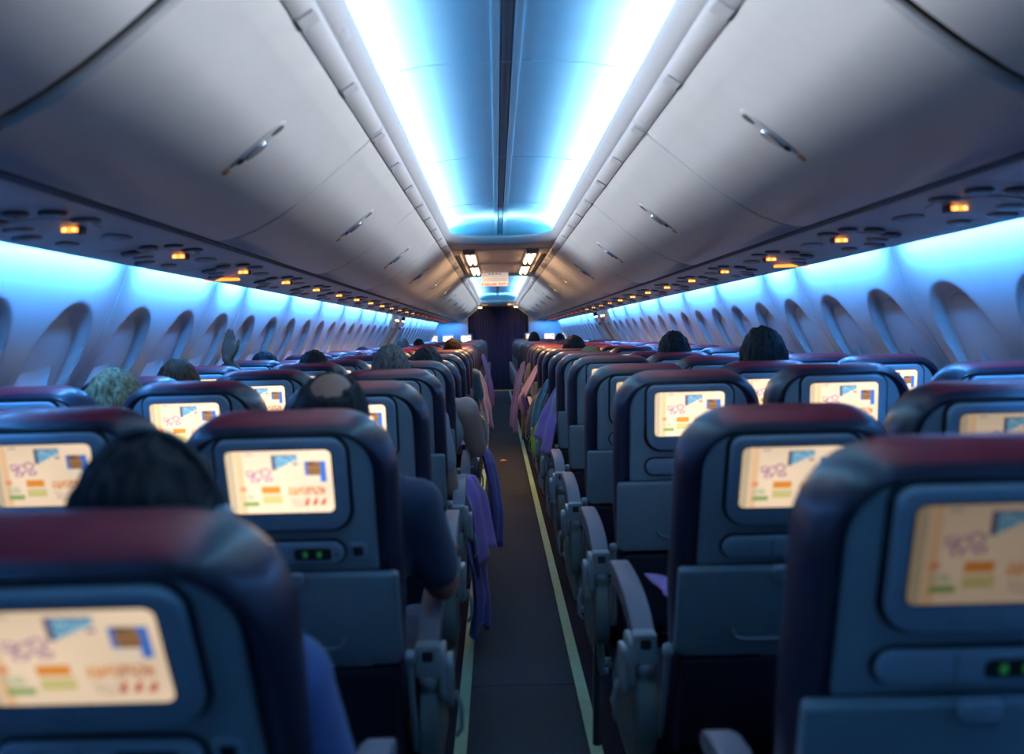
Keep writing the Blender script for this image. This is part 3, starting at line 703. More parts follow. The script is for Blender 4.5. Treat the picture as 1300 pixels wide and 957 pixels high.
    # inner armrest on the -x side
    def arm_profile(dx, w, z_off=0):
        P = [(-0.03, 0.655), (0.02, 0.690), (0.09, 0.715), (0.18, 0.728), (0.28, 0.732), (0.34, 0.728), (0.385, 0.712), (0.395, 0.695)]
        Q = [(0.385, 0.685), (0.28, 0.690), (0.15, 0.685), (0.05, 0.660), (-0.01, 0.630)]
        pts = P+Q; rings = []
        for k, ins in ((-1, .006), (-.8, 0), (.8, 0), (1, .006)):
            cy, cz = .18, .70
            rings.append([(dx+k*w/2, cy+(y-cy)*(1-ins*3), cz+(z-cz)*(1-ins*20)+z_off) for y, z in pts])
        return rings
    b = MB(); b.loft(arm_profile(-0.245, 0.040, -0.02)); ia = part('armrest', b, M['arm_pad'], t)
    b = MB(); b.box((-0.258, -0.04, 0.36), (-0.232, 0.01, 0.645), 0.006); part('armrest_post', b, M['arm_cap'], ia)
    if kind == 'aisle':
        X = 0.252
        b = MB(); b.loft(arm_profile(X, 0.050)); aa = part('aisle_armrest', b, M['arm_pad'], t)
        b = MB(); P2 = [(-0.02, 0.645), (0.05, 0.668), (0.15, 0.692), (0.28, 0.696), (0.375, 0.690), (0.36, 0.655), (0.28, 0.665), (0.17, 0.660), (0.07, 0.630), (0.03, 0.56), (0.0, 0.54), (-0.02, 0.56)]
        b.loft([[(X+k, y, z) for y, z in P2] for k in (-0.02, 0.02)]); part('armrest_body', b, M['shield'], aa)
        b = MB(); b.plate(X, 0.630, 0.058, 0.072, 0.010, -0.052, -0.010, 0.006, n=4); b.cur = 1; b.plate(X, 0.643, 0.024, 0.022, 0.003, -0.0530, -0.045, 0.0008, n=2); part('armrest_end_cap', b, [M['arm_cap'], M['black']], t)
        b = MB(); b.ball((X, -0.042, 0.585), (0.020, 0.016, 0.016)); b.tube([(X, -0.03, 0.61), (X, -0.03, 0.56)], [.02, .017], 10); part('pivot_joint', b, M['arm_cap'], t)
        b = MB(); rings = []
        for k, ins in ((-0.022, .10), (-0.017, 0), (0.017, 0), (0.022, .10)):
            r = []
            for i in range(20):
                a = 2*PI*i/20; r.append((X+k, 0.015+(0.075-ins*.05)*math.cos(a), 0.485+(0.105-ins*.1)*math.sin(a)*(1 if math.sin(a) > 0 else 1.15)))
            rings.append(r)
        b.loft(rings); part('side_shield', b, M['shield'], t)
        b = MB()
        for dx, z0, z1, y0_, y1_ in ((0.030, 0.530, 0.655, -0.050, 0.040), (0.046, 0.515, 0.632, -0.040, 0.034)):
            n0 = len(b.v); b.plate((y0_+y1_)/2, (z0+z1)/2, y1_-y0_, z1-z0, 0.03, -0.008, 0.008, 0.005, n=5, radii=(0.02, 0.03, 0.04, 0.03))
            for q in range(n0, len(b.v)):
                px, py_, pz = b.v[q]; b.v[q] = (X+dx-py_, px, pz)
        part('control_cover', b, M['arm_cap'], t, ang=60)
        b = MB(); b.tube([(X+0.058, -0.01, 0.55), (X+0.070, -0.02, 0.52), (X+0.070, -0.02, 0.47), (X+0.058, -0.01, 0.45)], 0.005, 8); part('release_lever', b, M['arm_cap'], t)
        b = MB(); rings = []
        for k in (0.0, 0.016): rings.append([(X+0.0+k-.008, y, z) for y, z in ((0.0, .30), (0.46, .30), (0.48, .40), (0.40, .48), (0.20, .46), (0.06, .50), (-0.02, .46))])
        b.loft(rings); part('side_cover', b, M['shield'], t)
    index_kids(t); return t
BACKN = {'backrest', 'back_cushion', 'headrest', 'back_panel', 'monitor', 'remote_control', 'tray_table', 'tray_arm', 'literature_pocket'}
LITE = {'backrest', 'back_panel', 'monitor', 'screen', 'tray_table', 'tray_arm', 'seat_cushion', 'armrest', 'aisle_armrest', 'side_shield', 'armrest_end_cap', 'literature_pocket', 'gasket'}
protoP = build_seat('plain'); protoM = build_seat('middle'); protoA = build_seat('aisle')
protoB = build_seat('aisle')     # mirrored armrest unit for the right-hand block
def lift_tree(o):
    for ch in kids[o.name]: lift_tree(ch)
    if o.type == 'MESH' and o.data.name.split('.')[0] in ('aisle_armrest', 'armrest_body', 'armrest_end_cap', 'pivot_joint', 'side_shield', 'control_cover', 'release_lever', 'armrest', 'armrest_post'):
        for v in o.data.vertices: v.co.z += 0.033
for pr in (protoP, protoM, protoA, protoB): lift_tree(pr)
def mirror_tree(o):
    for ch in kids[o.name]: 
        mirror_tree(ch)
    if o.type == 'MESH' and o.data.name.split('.')[0] in ('aisle_armrest', 'armrest_body', 'armrest_end_cap', 'pivot_joint', 'side_shield', 'control_cover', 'release_lever', 'side_cover', 'armrest', 'armrest_post', 'leg', 'foot_rail'):
        for v in o.data.vertices: v.co.x = -v.co.x
        o.data.flip_normals()
mirror_tree(protoB)
def strip_copy(o, parent, full, depth=2):
    c = o.copy(); C.objects.link(c); c.parent = parent
    for ch in kids.get(o.name, []):
        if not full and ch.name.split('.')[0] not in LITE: continue
        strip_copy(ch, c, full, depth-1)
    return c
COLX = {'A': -1.455, 'B': -0.965, 'C': -0.475, 'D': 0.495, 'E': 0.975, 'F': 1.452}
CNAME = {'A': 'left block, window seat', 'B': 'left block, middle seat', 'C': 'left block, aisle seat', 'D': 'right block, aisle seat', 'E': 'right block, middle seat', 'F': 'right block, window seat'}
ROWP = 0.75; RY0 = 1.15
NROW = 24
SHIFT = {('C', 0): 0.10, ('D', 0): 0.11, ('D', 1): 0.04, ('B', 1): 0.03}
REC = {('C', 0): 17.0, ('D', 0): 7.5, ('E', 0): 0, ('B', 0): 2, ('E', 2): -3, ('C', 1): 8.0, ('D', 1): 11.0, ('B', 1): 5, ('E', 1): 1.5, ('F', 1): 0, ('D', 2): 1.0, ('E', 2): -3.0, ('B', 2): 0.5, ('A', 2): 2, ('C', 2): 4, ('C', 3): 3, ('D', 3): 3.5}
DIM = {('D', 0): 0.17, ('E', 1): 0.35, ('C', 0): 0.55, ('D', 1): 0.62, ('F', 1): 0.2, ('B', 1): 0.62, ('A', 1): 0.5, ('E', 0): 0.2, ('C', 1): 0.95}
SEATS = {}
for n_ in range(NROW):
    for c in 'ABCDEF':
        src = {'A': protoP, 'F': protoP, 'B': protoM, 'E': protoM, 'C': protoA, 'D': protoB}[c]
        t = strip_copy(src, None, n_ < 9)
        t.location = (COLX[c]+{('C', 0): -0.03, ('D', 0): 0.035, ('D', 1): 0.02, ('D', 2): 0.01}.get((c, n_), 0), RY0+ROWP*n_+SHIFT.get((c, n_), 0), 0)
        t['label'] = 'dark leather airplane seat with lit screen, %s, %s row from the camera' % (CNAME[c], ORD[n_])
        SEATS[(c, n_)] = t
        rec = REC.get((c, n_), R.choice([0, 0, 1, 2, 3, 4, 6, -1])+R.uniform(-.5, .5))
        SEATS[(c, n_, 'rec')] = rec
        for ch in t.children:
            nm = ch.name.split('.')[0]
            if nm in BACKN: ch.rotation_euler.x = rad(9+rec)
            if n_ == 0 and nm in ('aisle_armrest', 'armrest_end_cap', 'pivot_joint', 'side_shield', 'control_cover', 'release_lever'): ch.location.y = -SHIFT.get((c, n_), 0)-0.20
            if nm == 'monitor':
                k = DIM.get((c, n_), R.choice([0.85, 1, 1, 1.1]))
                for g in ch.children:
                    if g.name.startswith('screen') and not g.name.startswith('screen_rim'): g.color = (k, k*0.97, k*0.93, 1)
        if (c, n_) in (('C', 1), ('D', 0)):
            for ch in t.children:
                if ch.name.startswith('remote_control'):
                    b = MB(); b.plate(0.030, 0.540, 0.010, 0.014, 0.003, -0.0722, -0.071, 0.0003, n=2); b.plate(0.058, 0.540, 0.010, 0.014, 0.003, -0.0722, -0.071, 0.0003, n=2)
                    g = part('green_light', b, M['green_led'], ch); g['label'] = 'glowing green key on the remote'
for pr in (protoP, protoM, protoA, protoB):
    for o in [pr]+kids[pr.name]+[g for ch in kids[pr.name] for g in kids[ch.name]]: bpy.data.objects.remove(o)

# wall monitors on the far bulkhead
for s in (-1, 1):
    for k, x in enumerate((0.80, 1.24, 1.62)):
        t = thing('wall_monitor', '%s screen on the %s blue bulkhead beyond the last seats' % (('inner', 'middle', 'outer')[k], SIDE[s]), 'screen', (s*x, 20.60, 1.28), 'screens on the far bulkhead')
        b = MB(); b.plate(0, 0, 0.32, 0.23, 0.03, -0.03, 0.018, 0.008); part('bezel', b, M['grey_l'], t)
        g = ob('screen', SCREEN, t, (0, -0.032, 0)); g.scale = (1.2, 1, 1.2); g.color = (1.4, 1.5, 1.7, 1)

# ------------------------------------------------------------------ people
def remesh(b, name, voxel, smooth_it=6):
    me = bpy.data.meshes.new(name); me.from_pydata(b.v, [], b.f); o = bpy.data.objects.new(name, me); C.objects.link(o)
    r = o.modifiers.new('r', 'REMESH'); r.mode = 'VOXEL'; r.voxel_size = voxel
    s_ = o.modifiers.new('s', 'SMOOTH'); s_.factor = 0.5; s_.iterations = smooth_it
    dg = bpy.context.evaluated_depsgraph_get(); out = bpy.data.meshes.new_from_object(o.evaluated_get(dg)); out.name = name
    bpy.data.objects.remove(o); bpy.data.meshes.remove(me); out.shade_smooth(); return out
def limb(b, pts, rs, n=14):
    b.tube(pts, rs, n)
    for p, r in zip(pts, rs): b.ball(p, r, 14, 9)
def hand(b, wrist, fwd, out_, up, curl=0.3, spread=0.1):
    """palm starts at wrist, fingers along fwd; out_ = thumb side; up = back of the hand"""
    W = Vector(wrist); f = Vector(fwd).normalized(); s = Vector(out_).normalized(); u = Vector(up).normalized()
    def pt(a, c, d): return W+f*a+s*c+u*d
    for c in (-0.026, -0.009, 0.009, 0.026): limb(b, [pt(0.0, c*.6, 0), pt(0.05, c, 0), pt(0.085, c*1.05, 0)], [0.016, 0.0155, 0.0125], 8)
    for c, L_ in ((-0.030, 0.058), (-0.010, 0.072), (0.010, 0.078), (0.030, 0.070)):
        d = 0; p = [pt(0.085, c*1.05, 0)]; a_ = 0.085; cc = c*1.05
        for i, q in enumerate((0.42, 0.32, 0.26)):
            ang = curl*(i+1); a_ += L_*q*math.cos(ang); d -= L_*q*math.sin(ang); cc += c*spread*q*2; p.append(pt(a_, cc, d))
        limb(b, p, [0.0098, 0.009, 0.0082, 0.007], 8)
    limb(b, [pt(0.015, 0.022, -0.004), pt(0.048, 0.050, -0.012), pt(0.078, 0.060, -0.016), pt(0.100, 0.062, -0.016)], [0.015, 0.0125, 0.0105, 0.008], 8)
HC = Vector((0, 0.045, 1.175))       # centre of the skull
def head_parts(b):
    b.ball(HC, (0.073, 0.093, 0.110), 20, 14)
    b.ball(HC+Vector((0, 0.028, -0.060)), (0.056, 0.062, 0.062), 16, 10)
    b.ball(HC+Vector((0, 0.072, -0.100)), (0.024, 0.022, 0.020), 10, 8)
    b.tube([HC+Vector((0, 0.085, 0.012)), HC+Vector((0, 0.112, -0.030))], [0.009, 0.014], 8)
    b.ball(HC+Vector((0, 0.088, -0.068)), (0.024, 0.012, 0.010), 10, 8)
    for s in (-1, 1):
        b.ball(HC+Vector((s*0.079, 0.000, -0.015)), (0.010, 0.020, 0.033), 10, 8)
        b.ball(HC+Vector((s*0.030, 0.078, 0.020)), (0.018, 0.014, 0.010), 10, 8)
    limb(b, [HC+Vector((0, -0.005, -0.08)), HC+Vector((0, -0.018, -0.15)), HC+Vector((0, -0.03, -0.19))], [0.056, 0.055, 0.065])
def arm(b, s, pose, fat=0.0, cloth=None):
    sh = (s*0.175, 0.02, 0.985)
    if pose == 'lap': el = (s*0.225, 0.10, 0.72); wr = (s*0.09, 0.31, 0.665); hf = (-s*0.5, 0.8, -0.1); ho = (-s*0.8, -0.5, 0); hu = (0, 0, 1)
    elif pose == 'out': sh = (s*0.190, 0.02, 0.985); el = (s*0.238, 0.09, 0.795); wr = (s*0.225, 0.33, 0.805); hf = (0, 1, -0.12); ho = (-s, 0, 0); hu = (0, 0.1, 1)
    elif pose == 'up': sh = (s*0.17, 0.02, 1.02); el = (s*0.13, 0.27, 1.10); wr = (s*0.025, 0.16, 1.335); hf = (0.12*s, 0, 1); ho = (s, -0.3, 0); hu = (0.3*s, 1, 0)
    sh, el, wr = Vector(sh), Vector(el), Vector(wr)
    if cloth is None:
        m = el.lerp(wr, .35)
        limb(b, [sh, sh.lerp(el, .5), el], [0.052+fat, 0.046+fat, 0.041+fat*.6]); limb(b, [el, m, wr], [0.041+fat*.6, 0.040+fat*.5, 0.025])
        hand(b, wr, hf, ho, hu, *((0.35, 0.1) if pose != 'up' else (0.10, -0.25)))
    elif cloth > 0.05:
        k = cloth
        pts = [sh+Vector((-s*.05, 0, .005)), sh, sh.lerp(el, .5), sh.lerp(el, min(k, 1))]; limb(b, pts, [0.07, 0.064+fat, 0.058+fat, 0.056+fat])
        if k > 1: limb(b, [el, el.lerp(wr, k-1)], [0.052, 0.045])
def body_mesh(pl, pr, fat=0.0):
    b = MB(); head_parts(b)
    limb(b, [(0, 0.10, 0.56), (0, 0.08, 0.68), (0, 0.04, 0.82)], [0.125, 0.115, 0.12]); 
    for s in (-1, 1):
        b.ball((s*0.07, 0.03, 0.90), (0.10, 0.095, 0.13)); b.ball((s*0.08, 0.12, 0.55), (0.11, 0.13, 0.09))
        limb(b, [(0, 0.0, 1.00), (s*0.10, 0.015, 1.005), (s*0.16, 0.02, 0.99)], [0.06, 0.055, 0.052])
        limb(b, [(s*0.09, 0.14, 0.55), (s*0.12, 0.34, 0.56), (s*0.13, 0.53, 0.54)], [0.085, 0.072, 0.056])
        limb(b, [(s*0.13, 0.53, 0.54), (s*0.13, 0.50, 0.34), (s*0.13, 0.46, 0.10)], [0.056, 0.052, 0.036])
        limb(b, [(s*0.13, 0.46, 0.06), (s*0.135, 0.58, 0.045)], [0.036, 0.030])
        arm(b, s, pr if s > 0 else pl, fat)
    return remesh(b, 'body', 0.0075, 3)
def shirt_mesh(pl, pr, sl, fat=0.0):
    b = MB(); limb(b, [(0, 0.10, 0.56), (0, 0.08, 0.68), (0, 0.04, 0.82)], [0.140, 0.130, 0.135])
    for s in (-1, 1):
        b.ball((s*0.07, 0.03, 0.90), (0.115, 0.110, 0.14)); limb(b, [(0, 0.0, 0.985), (s*0.10, 0.015, 0.99), ((s*0.165, 0.02, 0.98) if sl > 0.05 else (s*0.135, 0.018, 0.985))], [0.068, 0.066, 0.064 if sl > 0.05 else 0.055])
        arm(b, s, pr if s > 0 else pl, fat, cloth=sl)
    return remesh(b, 'shirt', 0.011, 3)
def trouser_mesh():
    b = MB()
    for s in (-1, 1):
        b.ball((s*0.08, 0.12, 0.55), (0.12, 0.14, 0.098)); limb(b, [(s*0.09, 0.14, 0.55), (s*0.12, 0.34, 0.56), (s*0.13, 0.53, 0.54)], [0.094, 0.082, 0.067])
        limb(b, [(s*0.13, 0.53, 0.54), (s*0.13, 0.50, 0.34), (s*0.13, 0.46, 0.10)], [0.067, 0.062, 0.052])
    return remesh(b, 'trousers', 0.013, 3)
def shoe_mesh():
    b = MB()
    for s in (-1, 1):
        b.ball((s*0.13, 0.46, 0.052), (0.045, 0.06, 0.052)); b.ball((s*0.135, 0.55, 0.042), (0.047, 0.08, 0.042))
    return remesh(b, 'shoes', 0.010, 2)
def hair_mesh(style, seed):
    nu, nv = 96, 56; vs = []; fs = []; rx, ry, rz = 0.073, 0.093, 0.110
    for j in range(nv+1):
        t = PI*j/nv
        for i in range(nu):
            p = 2*PI*i/nu; d = Vector((math.sin(t)*math.cos(p), math.sin(t)*math.sin(p), math.cos(t)))
            front = d.y; low = -d.z
            cover = 1.0
            lim = {'short': 0.42, 'medium': 0.72, 'bald': 0.45, 'crop': 0.40}[style]
            hairline = low-(lim-0.95*max(0, front)*1.0)+ (0.9 if front > 0.55 and d.z < 0.55 else 0)
            cover = max(0, min(1, -hairline/0.10+.5))
            if style == 'bald':
                q = (d-Vector((0.05, -0.35, 0.93)).normalized()).length; q += 0.10*noise.noise(d*5); cover *= max(0, min(1, (q-0.45)/0.30))
            th = {'short': 0.013, 'medium': 0.020, 'bald': 0.011, 'crop': 0.007}[style]
            q = Vector((d.x*3, d.y*3, d.z*1.3+seed)); sw = math.sin(t); st = sw*noise.noise(Vector((p*9, t*1.5, seed)))*0.35+noise.noise(q*2)*0.45+sw*noise.noise(Vector((p*26, t*3, seed*2)))*0.25
            k = cover*(th*(1.0+st*0.9))-(1-cover)*0.012
            vs.append((HC.x+d.x*(rx+k), HC.y+d.y*(ry+k), HC.z+d.z*(rz+k)))
    for j in range(nv):
        for i in range(nu): fs.append((j*nu+i, (j+1)*nu+i, (j+1)*nu+(i+1) % nu, j*nu+(i+1) % nu))
    me = bpy.data.meshes.new('hair'); me.from_pydata(vs, [], fs); me.shade_smooth(); return me
def hair_mat(c1, c2, name):
    m = mat(name, c1, 0.65, spec=0.12); nt = m.node_tree; N = nt.nodes; L = nt.links; b = N['Principled BSDF']
    tc = N.new('ShaderNodeTexCoord'); mp = N.new('ShaderNodeMapping'); mp.inputs['Scale'].default_value = (120, 120, 14)
    L.new(tc.outputs['Object'], mp.inputs['Vector']); nz = N.new('ShaderNodeTexNoise'); nz.inputs['Scale'].default_value = 1; nz.inputs['Detail'].default_value = 5
    L.new(mp.outputs[0], nz.inputs['Vector']); cr = N.new('ShaderNodeValToRGB'); cr.color_ramp.elements[0].position = .35; cr.color_ramp.elements[1].position = .65
    cr.color_ramp.elements[0].color = (*c1, 1); cr.color_ramp.elements[1].color = (*c2, 1); L.new(nz.outputs['Fac'], cr.inputs[0]); L.new(cr.outputs[0], b.inputs['Base Color'])
    bp = N.new('ShaderNodeBump'); bp.inputs['Strength'].default_value = .6; bp.inputs['Distance'].default_value = .003; L.new(nz.outputs['Fac'], bp.inputs['Height']); L.new(bp.outputs[0], b.inputs['Normal'])
    return m
HAIR = {'black': hair_mat((0.006, 0.006, 0.008), (0.02, 0.02, 0.026), 'black_hair'), 'brown': hair_mat((0.022, 0.010, 0.005), (0.10, 0.038, 0.014), 'brown_hair'),
        'grey': hair_mat((0.03, 0.028, 0.026), (0.16, 0.145, 0.13), 'greying_hair'), 'blond': hair_mat((0.12, 0.075, 0.035), (0.38, 0.27, 0.14), 'fair_hair')}
SKIN = {'tan': mat('tan_skin', (0.34, 0.15, 0.095), 0.55, bump=0.1), 'light': mat('light_skin', (0.50, 0.31, 0.25), 0.55, bump=0.1), 'dark': mat('brown_skin', (0.17, 0.085, 0.055), 0.55, bump=0.1)}
CL = {k: mat(k+'_cloth', v, 0.85, bump=0.4, bscale=500, sheen=0.2) for k, v in dict(navy=(0.010, 0.022, 0.060), blue=(0.07, 0.12, 0.32), teal=(0.06, 0.16, 0.22), white=(0.5, 0.52, 0.55), grey=(0.12, 0.12, 0.13), denim=(0.03, 0.05, 0.09), black=(0.01, 0.01, 0.012), sand=(0.35, 0.3, 0.24)).items()}
BODY = {}
def get(kind, *a):
    k = (kind,)+a
    if k not in BODY: BODY[k] = {'body': body_mesh, 'shirt': shirt_mesh, 'trousers': trouser_mesh, 'shoes': shoe_mesh, 'hair': hair_mesh}[kind](*a)
    return BODY[k]
def person(label, x, row, top, pl='lap', pr='lap', hair='short', hc='black', skin='tan', shirt='navy', sleeve=0.6, seed=1, fat=0.0, dy=0.0, turn=0.0, trous='denim'):
    y = RY0+ROWP*row+dy; sc_ = (top-0.03)/(HC.z+0.110+0.012-0.03)
    t = ob('person', None, None, (x, y, 0)); t['label'] = label; t['category'] = 'person'; t['group'] = 'seated passengers'
    t.scale = (1, 1, sc_); t.rotation_euler.z = rad(turn)
    def add(nm, me, m):
        o = ob(nm, me, t)
        if not me.materials: me.materials.append(m)
        o.material_slots[0].link = 'OBJECT'; o.material_slots[0].material = m
        return o
    add('body', get('body', pl, pr, fat), SKIN[skin]); add('hair', get('hair', hair, seed), HAIR[hc])
    add('shirt', get('shirt', pl, pr, sleeve, fat), CL[shirt]); add('trousers', get('trousers'), CL[trous]); add('shoes', get('shoes'), CL['black'])
    return t
p1 = person('black-haired passenger wearing headphones, just beyond the nearest left aisle seat', -0.505, 0, 1.255, hair='medium', hc='black', shirt='blue', sleeve=1.5, seed=1, dy=-0.12)
person('balding passenger in navy shirt with bare arm on the left aisle armrest', -0.435, 1, 1.312, pr='out', hair='bald', hc='black', skin='tan', shirt='navy', sleeve=0.78, fat=0.0, seed=2, dy=-0.02)
person('passenger with short greying cropped hair, left aisle seat behind the balding one', -0.49, 3, 1.355, hair='crop', hc='grey', skin='light', shirt='white', sleeve=0.6, seed=3)
person('dark-haired passenger leaning out with a bare elbow over the left aisle armrest', -0.405, 4, 1.325, pr='out', hair='short', hc='black', skin='light', shirt='white', sleeve=0.02, fat=0.014, seed=4)
person('fair-haired passenger by the left wall, third row', -1.28, 2, 1.29, hair='medium', hc='blond', skin='light', shirt='grey', seed=5)
person('brown-haired passenger by the left wall, fourth row', -1.36, 3, 1.31, hair='short', hc='brown', skin='tan', shirt='navy', seed=6)
person('passenger raising one open hand by the left wall windows', -1.44, 4, 1.25, pr='up', hair='short', hc='black', skin='dark', shirt='grey', sleeve=0.5, seed=7, dy=-0.05)
person('dark-haired passenger by the left wall just beyond the raised hand', -1.42, 5, 1.312, hair='short', hc='black', seed=8)
person('black-haired passenger in a left middle seat, fifth row', -0.965, 4, 1.322, hair='short', hc='black', seed=1, shirt='grey')
person('brown-haired passenger in a far left aisle seat, ninth row', -0.43, 8, 1.35, hair='short', hc='brown', skin='light', seed=9, shirt='teal')
person('dark-haired passenger by the left wall, eleventh row', -1.44, 10, 1.285, hair='short', hc='black', seed=1)
person('grey-haired passenger by the left exit hatches, fourteenth row', -1.27, 13, 1.37, hair='crop', hc='grey', seed=3)
person('black-haired passenger by the left exit hatches, fifteenth row', -1.13, 14, 1.34, hair='short', hc='black', seed=4)
person('tall black-haired passenger in a right middle seat, fourth row', 1.035, 3, 1.375, hair='medium', hc='black', skin='tan', shirt='navy', seed=10)
person('fair-haired passenger low by the right wall, fifth row', 1.385, 4, 1.245, hair='medium', hc='blond', skin='light', shirt='sand', seed=5)
person('black-haired passenger in a right middle seat, sixth row', 0.985, 5, 1.365, hair='medium', hc='black', seed=12)
person('fair-haired passenger in a right aisle seat, sixth row', 0.50, 5, 1.30, hair='short', hc='blond', skin='light', shirt='white', seed=6)
person('black-haired passenger in a right aisle seat, eighth row', 0.54, 7, 1.348, hair='medium', hc='black', seed=10, shirt='teal')
person('dark-haired passenger in a far right aisle seat near the curtain', 0.50, 15, 1.40, hair='short', hc='black', seed=4)
person('dark-haired passenger in a far right middle seat near the curtain', 1.0, 17, 1.37, hair='short', hc='black', seed=8)

# headphones on the nearest passenger
t = thing('headphones', 'black headphones with pale blue earcups on the nearest passenger', 'headphones', p1.location[:])
k = p1.scale[2]
b = MB(); b.tube([(0.098*math.cos(rad(a)), 0.045, HC.z*k-0.01+0.140*math.sin(rad(a))) for a in range(0, 181, 12)], 0.007, 8); part('headband', b, M['gasket'], t)
for s in (-1, 1):
    b = MB(); b.disc((s*0.080, 0.045, HC.z*k+0.008), (s, 0, 0), 0.027, 0.024, 18); e = part('earcup', b, M['white'], t)
    b = MB(); b.disc((s*0.078, 0.045, HC.z*k+0.015), (s, 0, 0), 0.038, 0.010, 18); part('ear_cushion', b, M['gasket'], e)

# ------------------------------------------------------------------ blankets and clothes hanging into the aisle
def cloth_mat(name, c, var=0.12, vscale=12): return mat(name, c, 0.9, bump=0.5, bscale=350, sheen=0.4, var=var, vscale=vscale)
PUR = cloth_mat('lilac_fleece', (0.34, 0.19, 0.60)); PUR2 = cloth_mat('violet_fleece', (0.10, 0.07, 0.34)); PLUM = cloth_mat('plum_fleece', (0.24, 0.09, 0.26))
TEAL = cloth_mat('patterned_teal_cloth', (0.08, 0.20, 0.26), 0.9, 40); LIME = cloth_mat('lime_cloth', (0.50, 0.75, 0.02)); FLO = cloth_mat('floral_cloth', (0.16, 0.10, 0.09), 0.9, 50)
def drape(name, label, cat, path, widths, m, y, group=None, folds=3.0, amp=0.012, seed=0, skew=0.0, flare=0.07):
    """cloth strip: path of (x,z) from its resting edge down to its hem; width runs along the cabin"""
    npt = 26; nw = 26; tot = len(path)-1; vs = []; fs = []
    for j in range(npt+1):
        f = j/npt*tot; i0 = min(int(f), tot-1); fr = f-i0
        x = path[i0][0]*(1-fr)+path[i0+1][0]*fr; z = path[i0][1]*(1-fr)+path[i0+1][1]*fr; ww = widths[i0]*(1-fr)+widths[i0+1]*fr
        for i in range(nw+1):
            u = i/nw-.5; g = j/npt
            a = amp*(0.25+g)*math.sin(u*folds*2*PI+seed+1.4*g)+0.006*noise.noise(Vector((u*4, g*5, seed)))
            hem = (0.035*math.sin(u*5+seed)+0.05*skew*u)*g
            fl_ = -math.copysign(flare, x)*(u+0.2)*(0.35+0.65*g); vs.append((x+a+fl_, y+u*ww+0.02*noise.noise(Vector((g*3, u*2, seed+5))), z+hem+0.004*noise.noise(Vector((u*7, g*6, seed+9)))))
    for j in range(npt):
        for i in range(nw): fs.append((j*(nw+1)+i, j*(nw+1)+i+1, (j+1)*(nw+1)+i+1, (j+1)*(nw+1)+i))
    b = MB(); b.add(vs, fs); o = part(name, b, m, ang=80); md = o.modifiers.new('thick', 'SOLIDIFY'); md.thickness = 0.005; md.offset = 0
    tag(o, label, cat, group); return o
G = 'purple airline blankets hanging by the aisle'
rowy = lambda r: RY0+ROWP*r
drape('blanket', 'lilac blanket over the armrest of the left aisle, fourth row', 'blanket', [(-0.30, 0.742), (-0.25, 0.748), (-0.20, 0.742), (-0.165, 0.66), (-0.150, 0.52), (-0.135, 0.40)], [.16, .20, .24, .26, .24, .20], PUR, rowy(3)+0.27, G, 2.0, 0.012, 1, 1.0)
drape('blanket', 'dark violet blanket trailing below the lilac one toward the floor strip', 'blanket', [(-0.215, 0.56), (-0.185, 0.48), (-0.165, 0.36), (-0.155, 0.22), (-0.170, 0.10)], [.30, .32, .34, .30, .22], PUR2, rowy(3)+0.25, G, 2.5, 0.016, 2)
drape('blanket', 'deep violet blanket hanging furthest into the left side of the aisle', 'blanket', [(-0.28, 0.80), (-0.20, 0.80), (-0.13, 0.74), (-0.095, 0.58), (-0.085, 0.42), (-0.10, 0.24)], [.25, .30, .34, .36, .34, .26], PUR2, rowy(4)+0.42, G, 2.5, 0.018, 3)
drape('blanket', 'violet blanket far down the left side of the aisle', 'blanket', [(-0.30, 1.02), (-0.24, 1.02), (-0.20, 0.90), (-0.165, 0.70), (-0.15, 0.50)], [.2, .25, .3, .3, .25], PUR2, rowy(9)+0.2, G, 2, 0.014, 4)
drape('jacket', 'pale blue jacket hanging off a left aisle seat, ninth row', 'jacket', [(-0.30, 0.98), (-0.25, 0.97), (-0.20, 0.82), (-0.18, 0.60), (-0.19, 0.45)], [.2, .24, .28, .28, .22], cloth_mat('pale_blue_cloth', (0.16, 0.26, 0.42)), rowy(8)+0.15, None, 2, 0.014, 5)
drape('blanket', 'violet blanket near the curtain on the left of the aisle', 'blanket', [(-0.32, 1.10), (-0.26, 1.10), (-0.21, 0.9), (-0.16, 0.6), (-0.17, 0.35)], [.3, .3, .3, .3, .25], PUR, rowy(14), G, 2, 0.014, 6)
drape('blanket', 'lilac blanket spread over the right aisle armrest, sixth row', 'blanket', [(0.37, 1.09), (0.33, 1.06), (0.28, 0.96), (0.235, 0.84), (0.200, 0.72)], [.10, .20, .30, .36, .42], PUR, rowy(5)+0.10, G, 2.0, 0.014, 7)
drape('blanket', 'dark lilac blanket corner below the spread one on the right', 'blanket', [(0.31, 0.76), (0.285, 0.70), (0.265, 0.62), (0.27, 0.55)], [.14, .16, .16, .08], PUR2, rowy(5)+0.05, G, 1.5, 0.01, 8)
drape('blanket', 'plum blanket hanging off a right aisle seat, ninth row', 'blanket', [(0.33, 1.14), (0.30, 1.10), (0.23, 0.96), (0.17, 0.84), (0.21, 0.70)], [.10, .22, .30, .34, .16], PLUM, rowy(8)+0.05, G, 2, 0.014, 9)
drape('shawl', 'teal patterned shawl hanging off a right aisle seat, seventh row', 'shawl', [(0.31, 1.06), (0.28, 1.00), (0.25, 0.90), (0.235, 0.80), (0.25, 0.72)], [.05, .14, .22, .24, .18], TEAL, rowy(6)+0.15, None, 2, 0.014, 10)
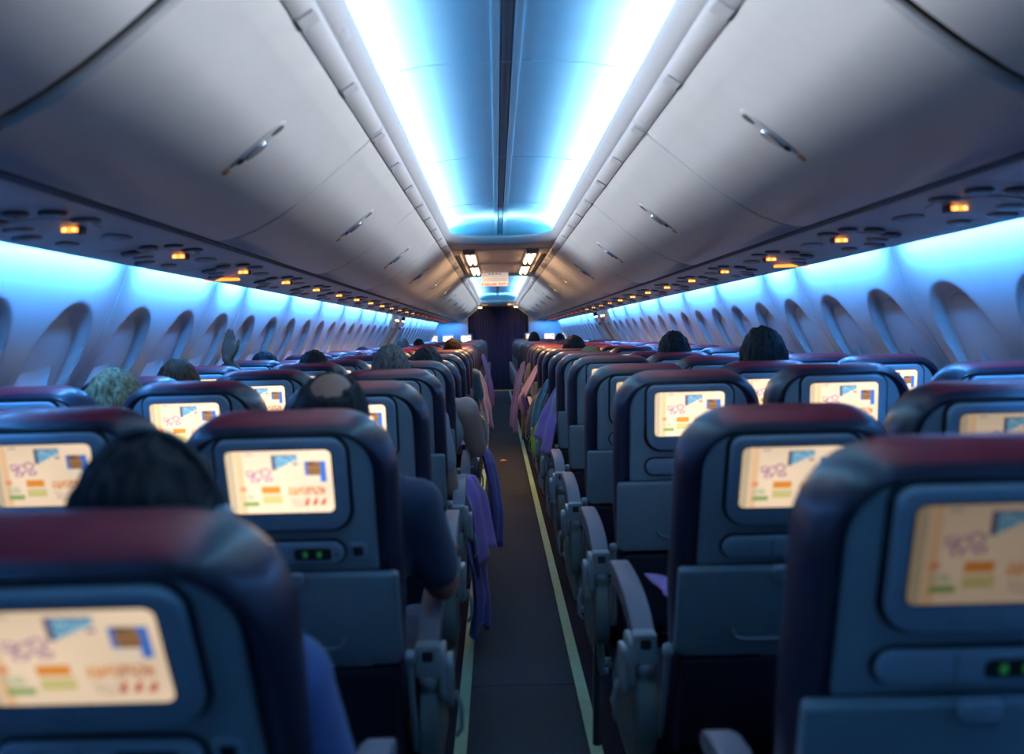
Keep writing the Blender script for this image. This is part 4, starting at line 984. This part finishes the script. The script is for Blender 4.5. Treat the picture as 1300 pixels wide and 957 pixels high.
drape('bag_strap', 'lime green cloth strap hanging below the teal shawl', 'strap', [(0.235, 0.80), (0.215, 0.74), (0.20, 0.66), (0.21, 0.56)], [.05, .07, .07, .05], LIME, rowy(6)+0.02, None, 1, 0.004, 11)
drape('scarf', 'brown floral scarf hanging beyond the teal shawl', 'scarf', [(0.30, 0.92), (0.25, 0.84), (0.22, 0.70), (0.21, 0.56)], [.1, .2, .22, .16], FLO, rowy(7)+0.25, None, 2, 0.012, 12)
drape('blanket', 'violet blanket far down the right side of the aisle', 'blanket', [(0.33, 1.05), (0.27, 1.02), (0.20, 0.80), (0.14, 0.45), (0.13, 0.22)], [.2, .25, .3, .3, .25], PUR2, rowy(12), G, 2, 0.014, 13)
drape('jacket', 'black jacket hanging off a right aisle seat, eleventh row', 'jacket', [(0.33, 1.10), (0.28, 1.05), (0.24, 0.80), (0.22, 0.50), (0.23, 0.3)], [.2, .25, .3, .3, .25], CL['black'], rowy(10), None, 2, 0.014, 14)
drape('blanket', 'lilac blanket folded on the right aisle seat, second row', 'blanket', [(0.335, 0.74), (0.40, 0.735), (0.46, 0.66), (0.50, 0.56)], [.20, .24, .24, .2], PUR, rowy(1)+0.22, G, 1.5, 0.01, 15)
# small scrap on the carpet
b = MB(); b.add([(-0.05, 9.15, 0.004), (0.01, 9.12, 0.008), (0.03, 9.19, 0.004), (-0.02, 9.22, 0.012), (-0.05, 9.15, 0.001), (0.01, 9.12, 0.003), (0.03, 9.19, 0.001), (-0.02, 9.22, 0.003)], [(0, 1, 2, 3), (7, 6, 5, 4), (0, 4, 5, 1), (1, 5, 6, 2), (2, 6, 7, 3), (3, 7, 4, 0)])
tag(part('paper_scrap', b, M['scrap'], smooth=False), 'small orange scrap lying on the aisle carpet', 'scrap')
# seat belt tail hanging by the third right aisle seat
b = MB(); b.tube([(0.262, rowy(2)+0.12, 0.42), (0.245, rowy(2)+0.08, 0.36), (0.236, rowy(2)+0.05, 0.15), (0.236, rowy(2)+0.05, 0.06)], [0.012, 0.012, 0.012, 0.015], 6)
tag(part('seat_belt', b, CL['black']), 'black seat belt tail hanging beside the third right aisle seat', 'seat belt')
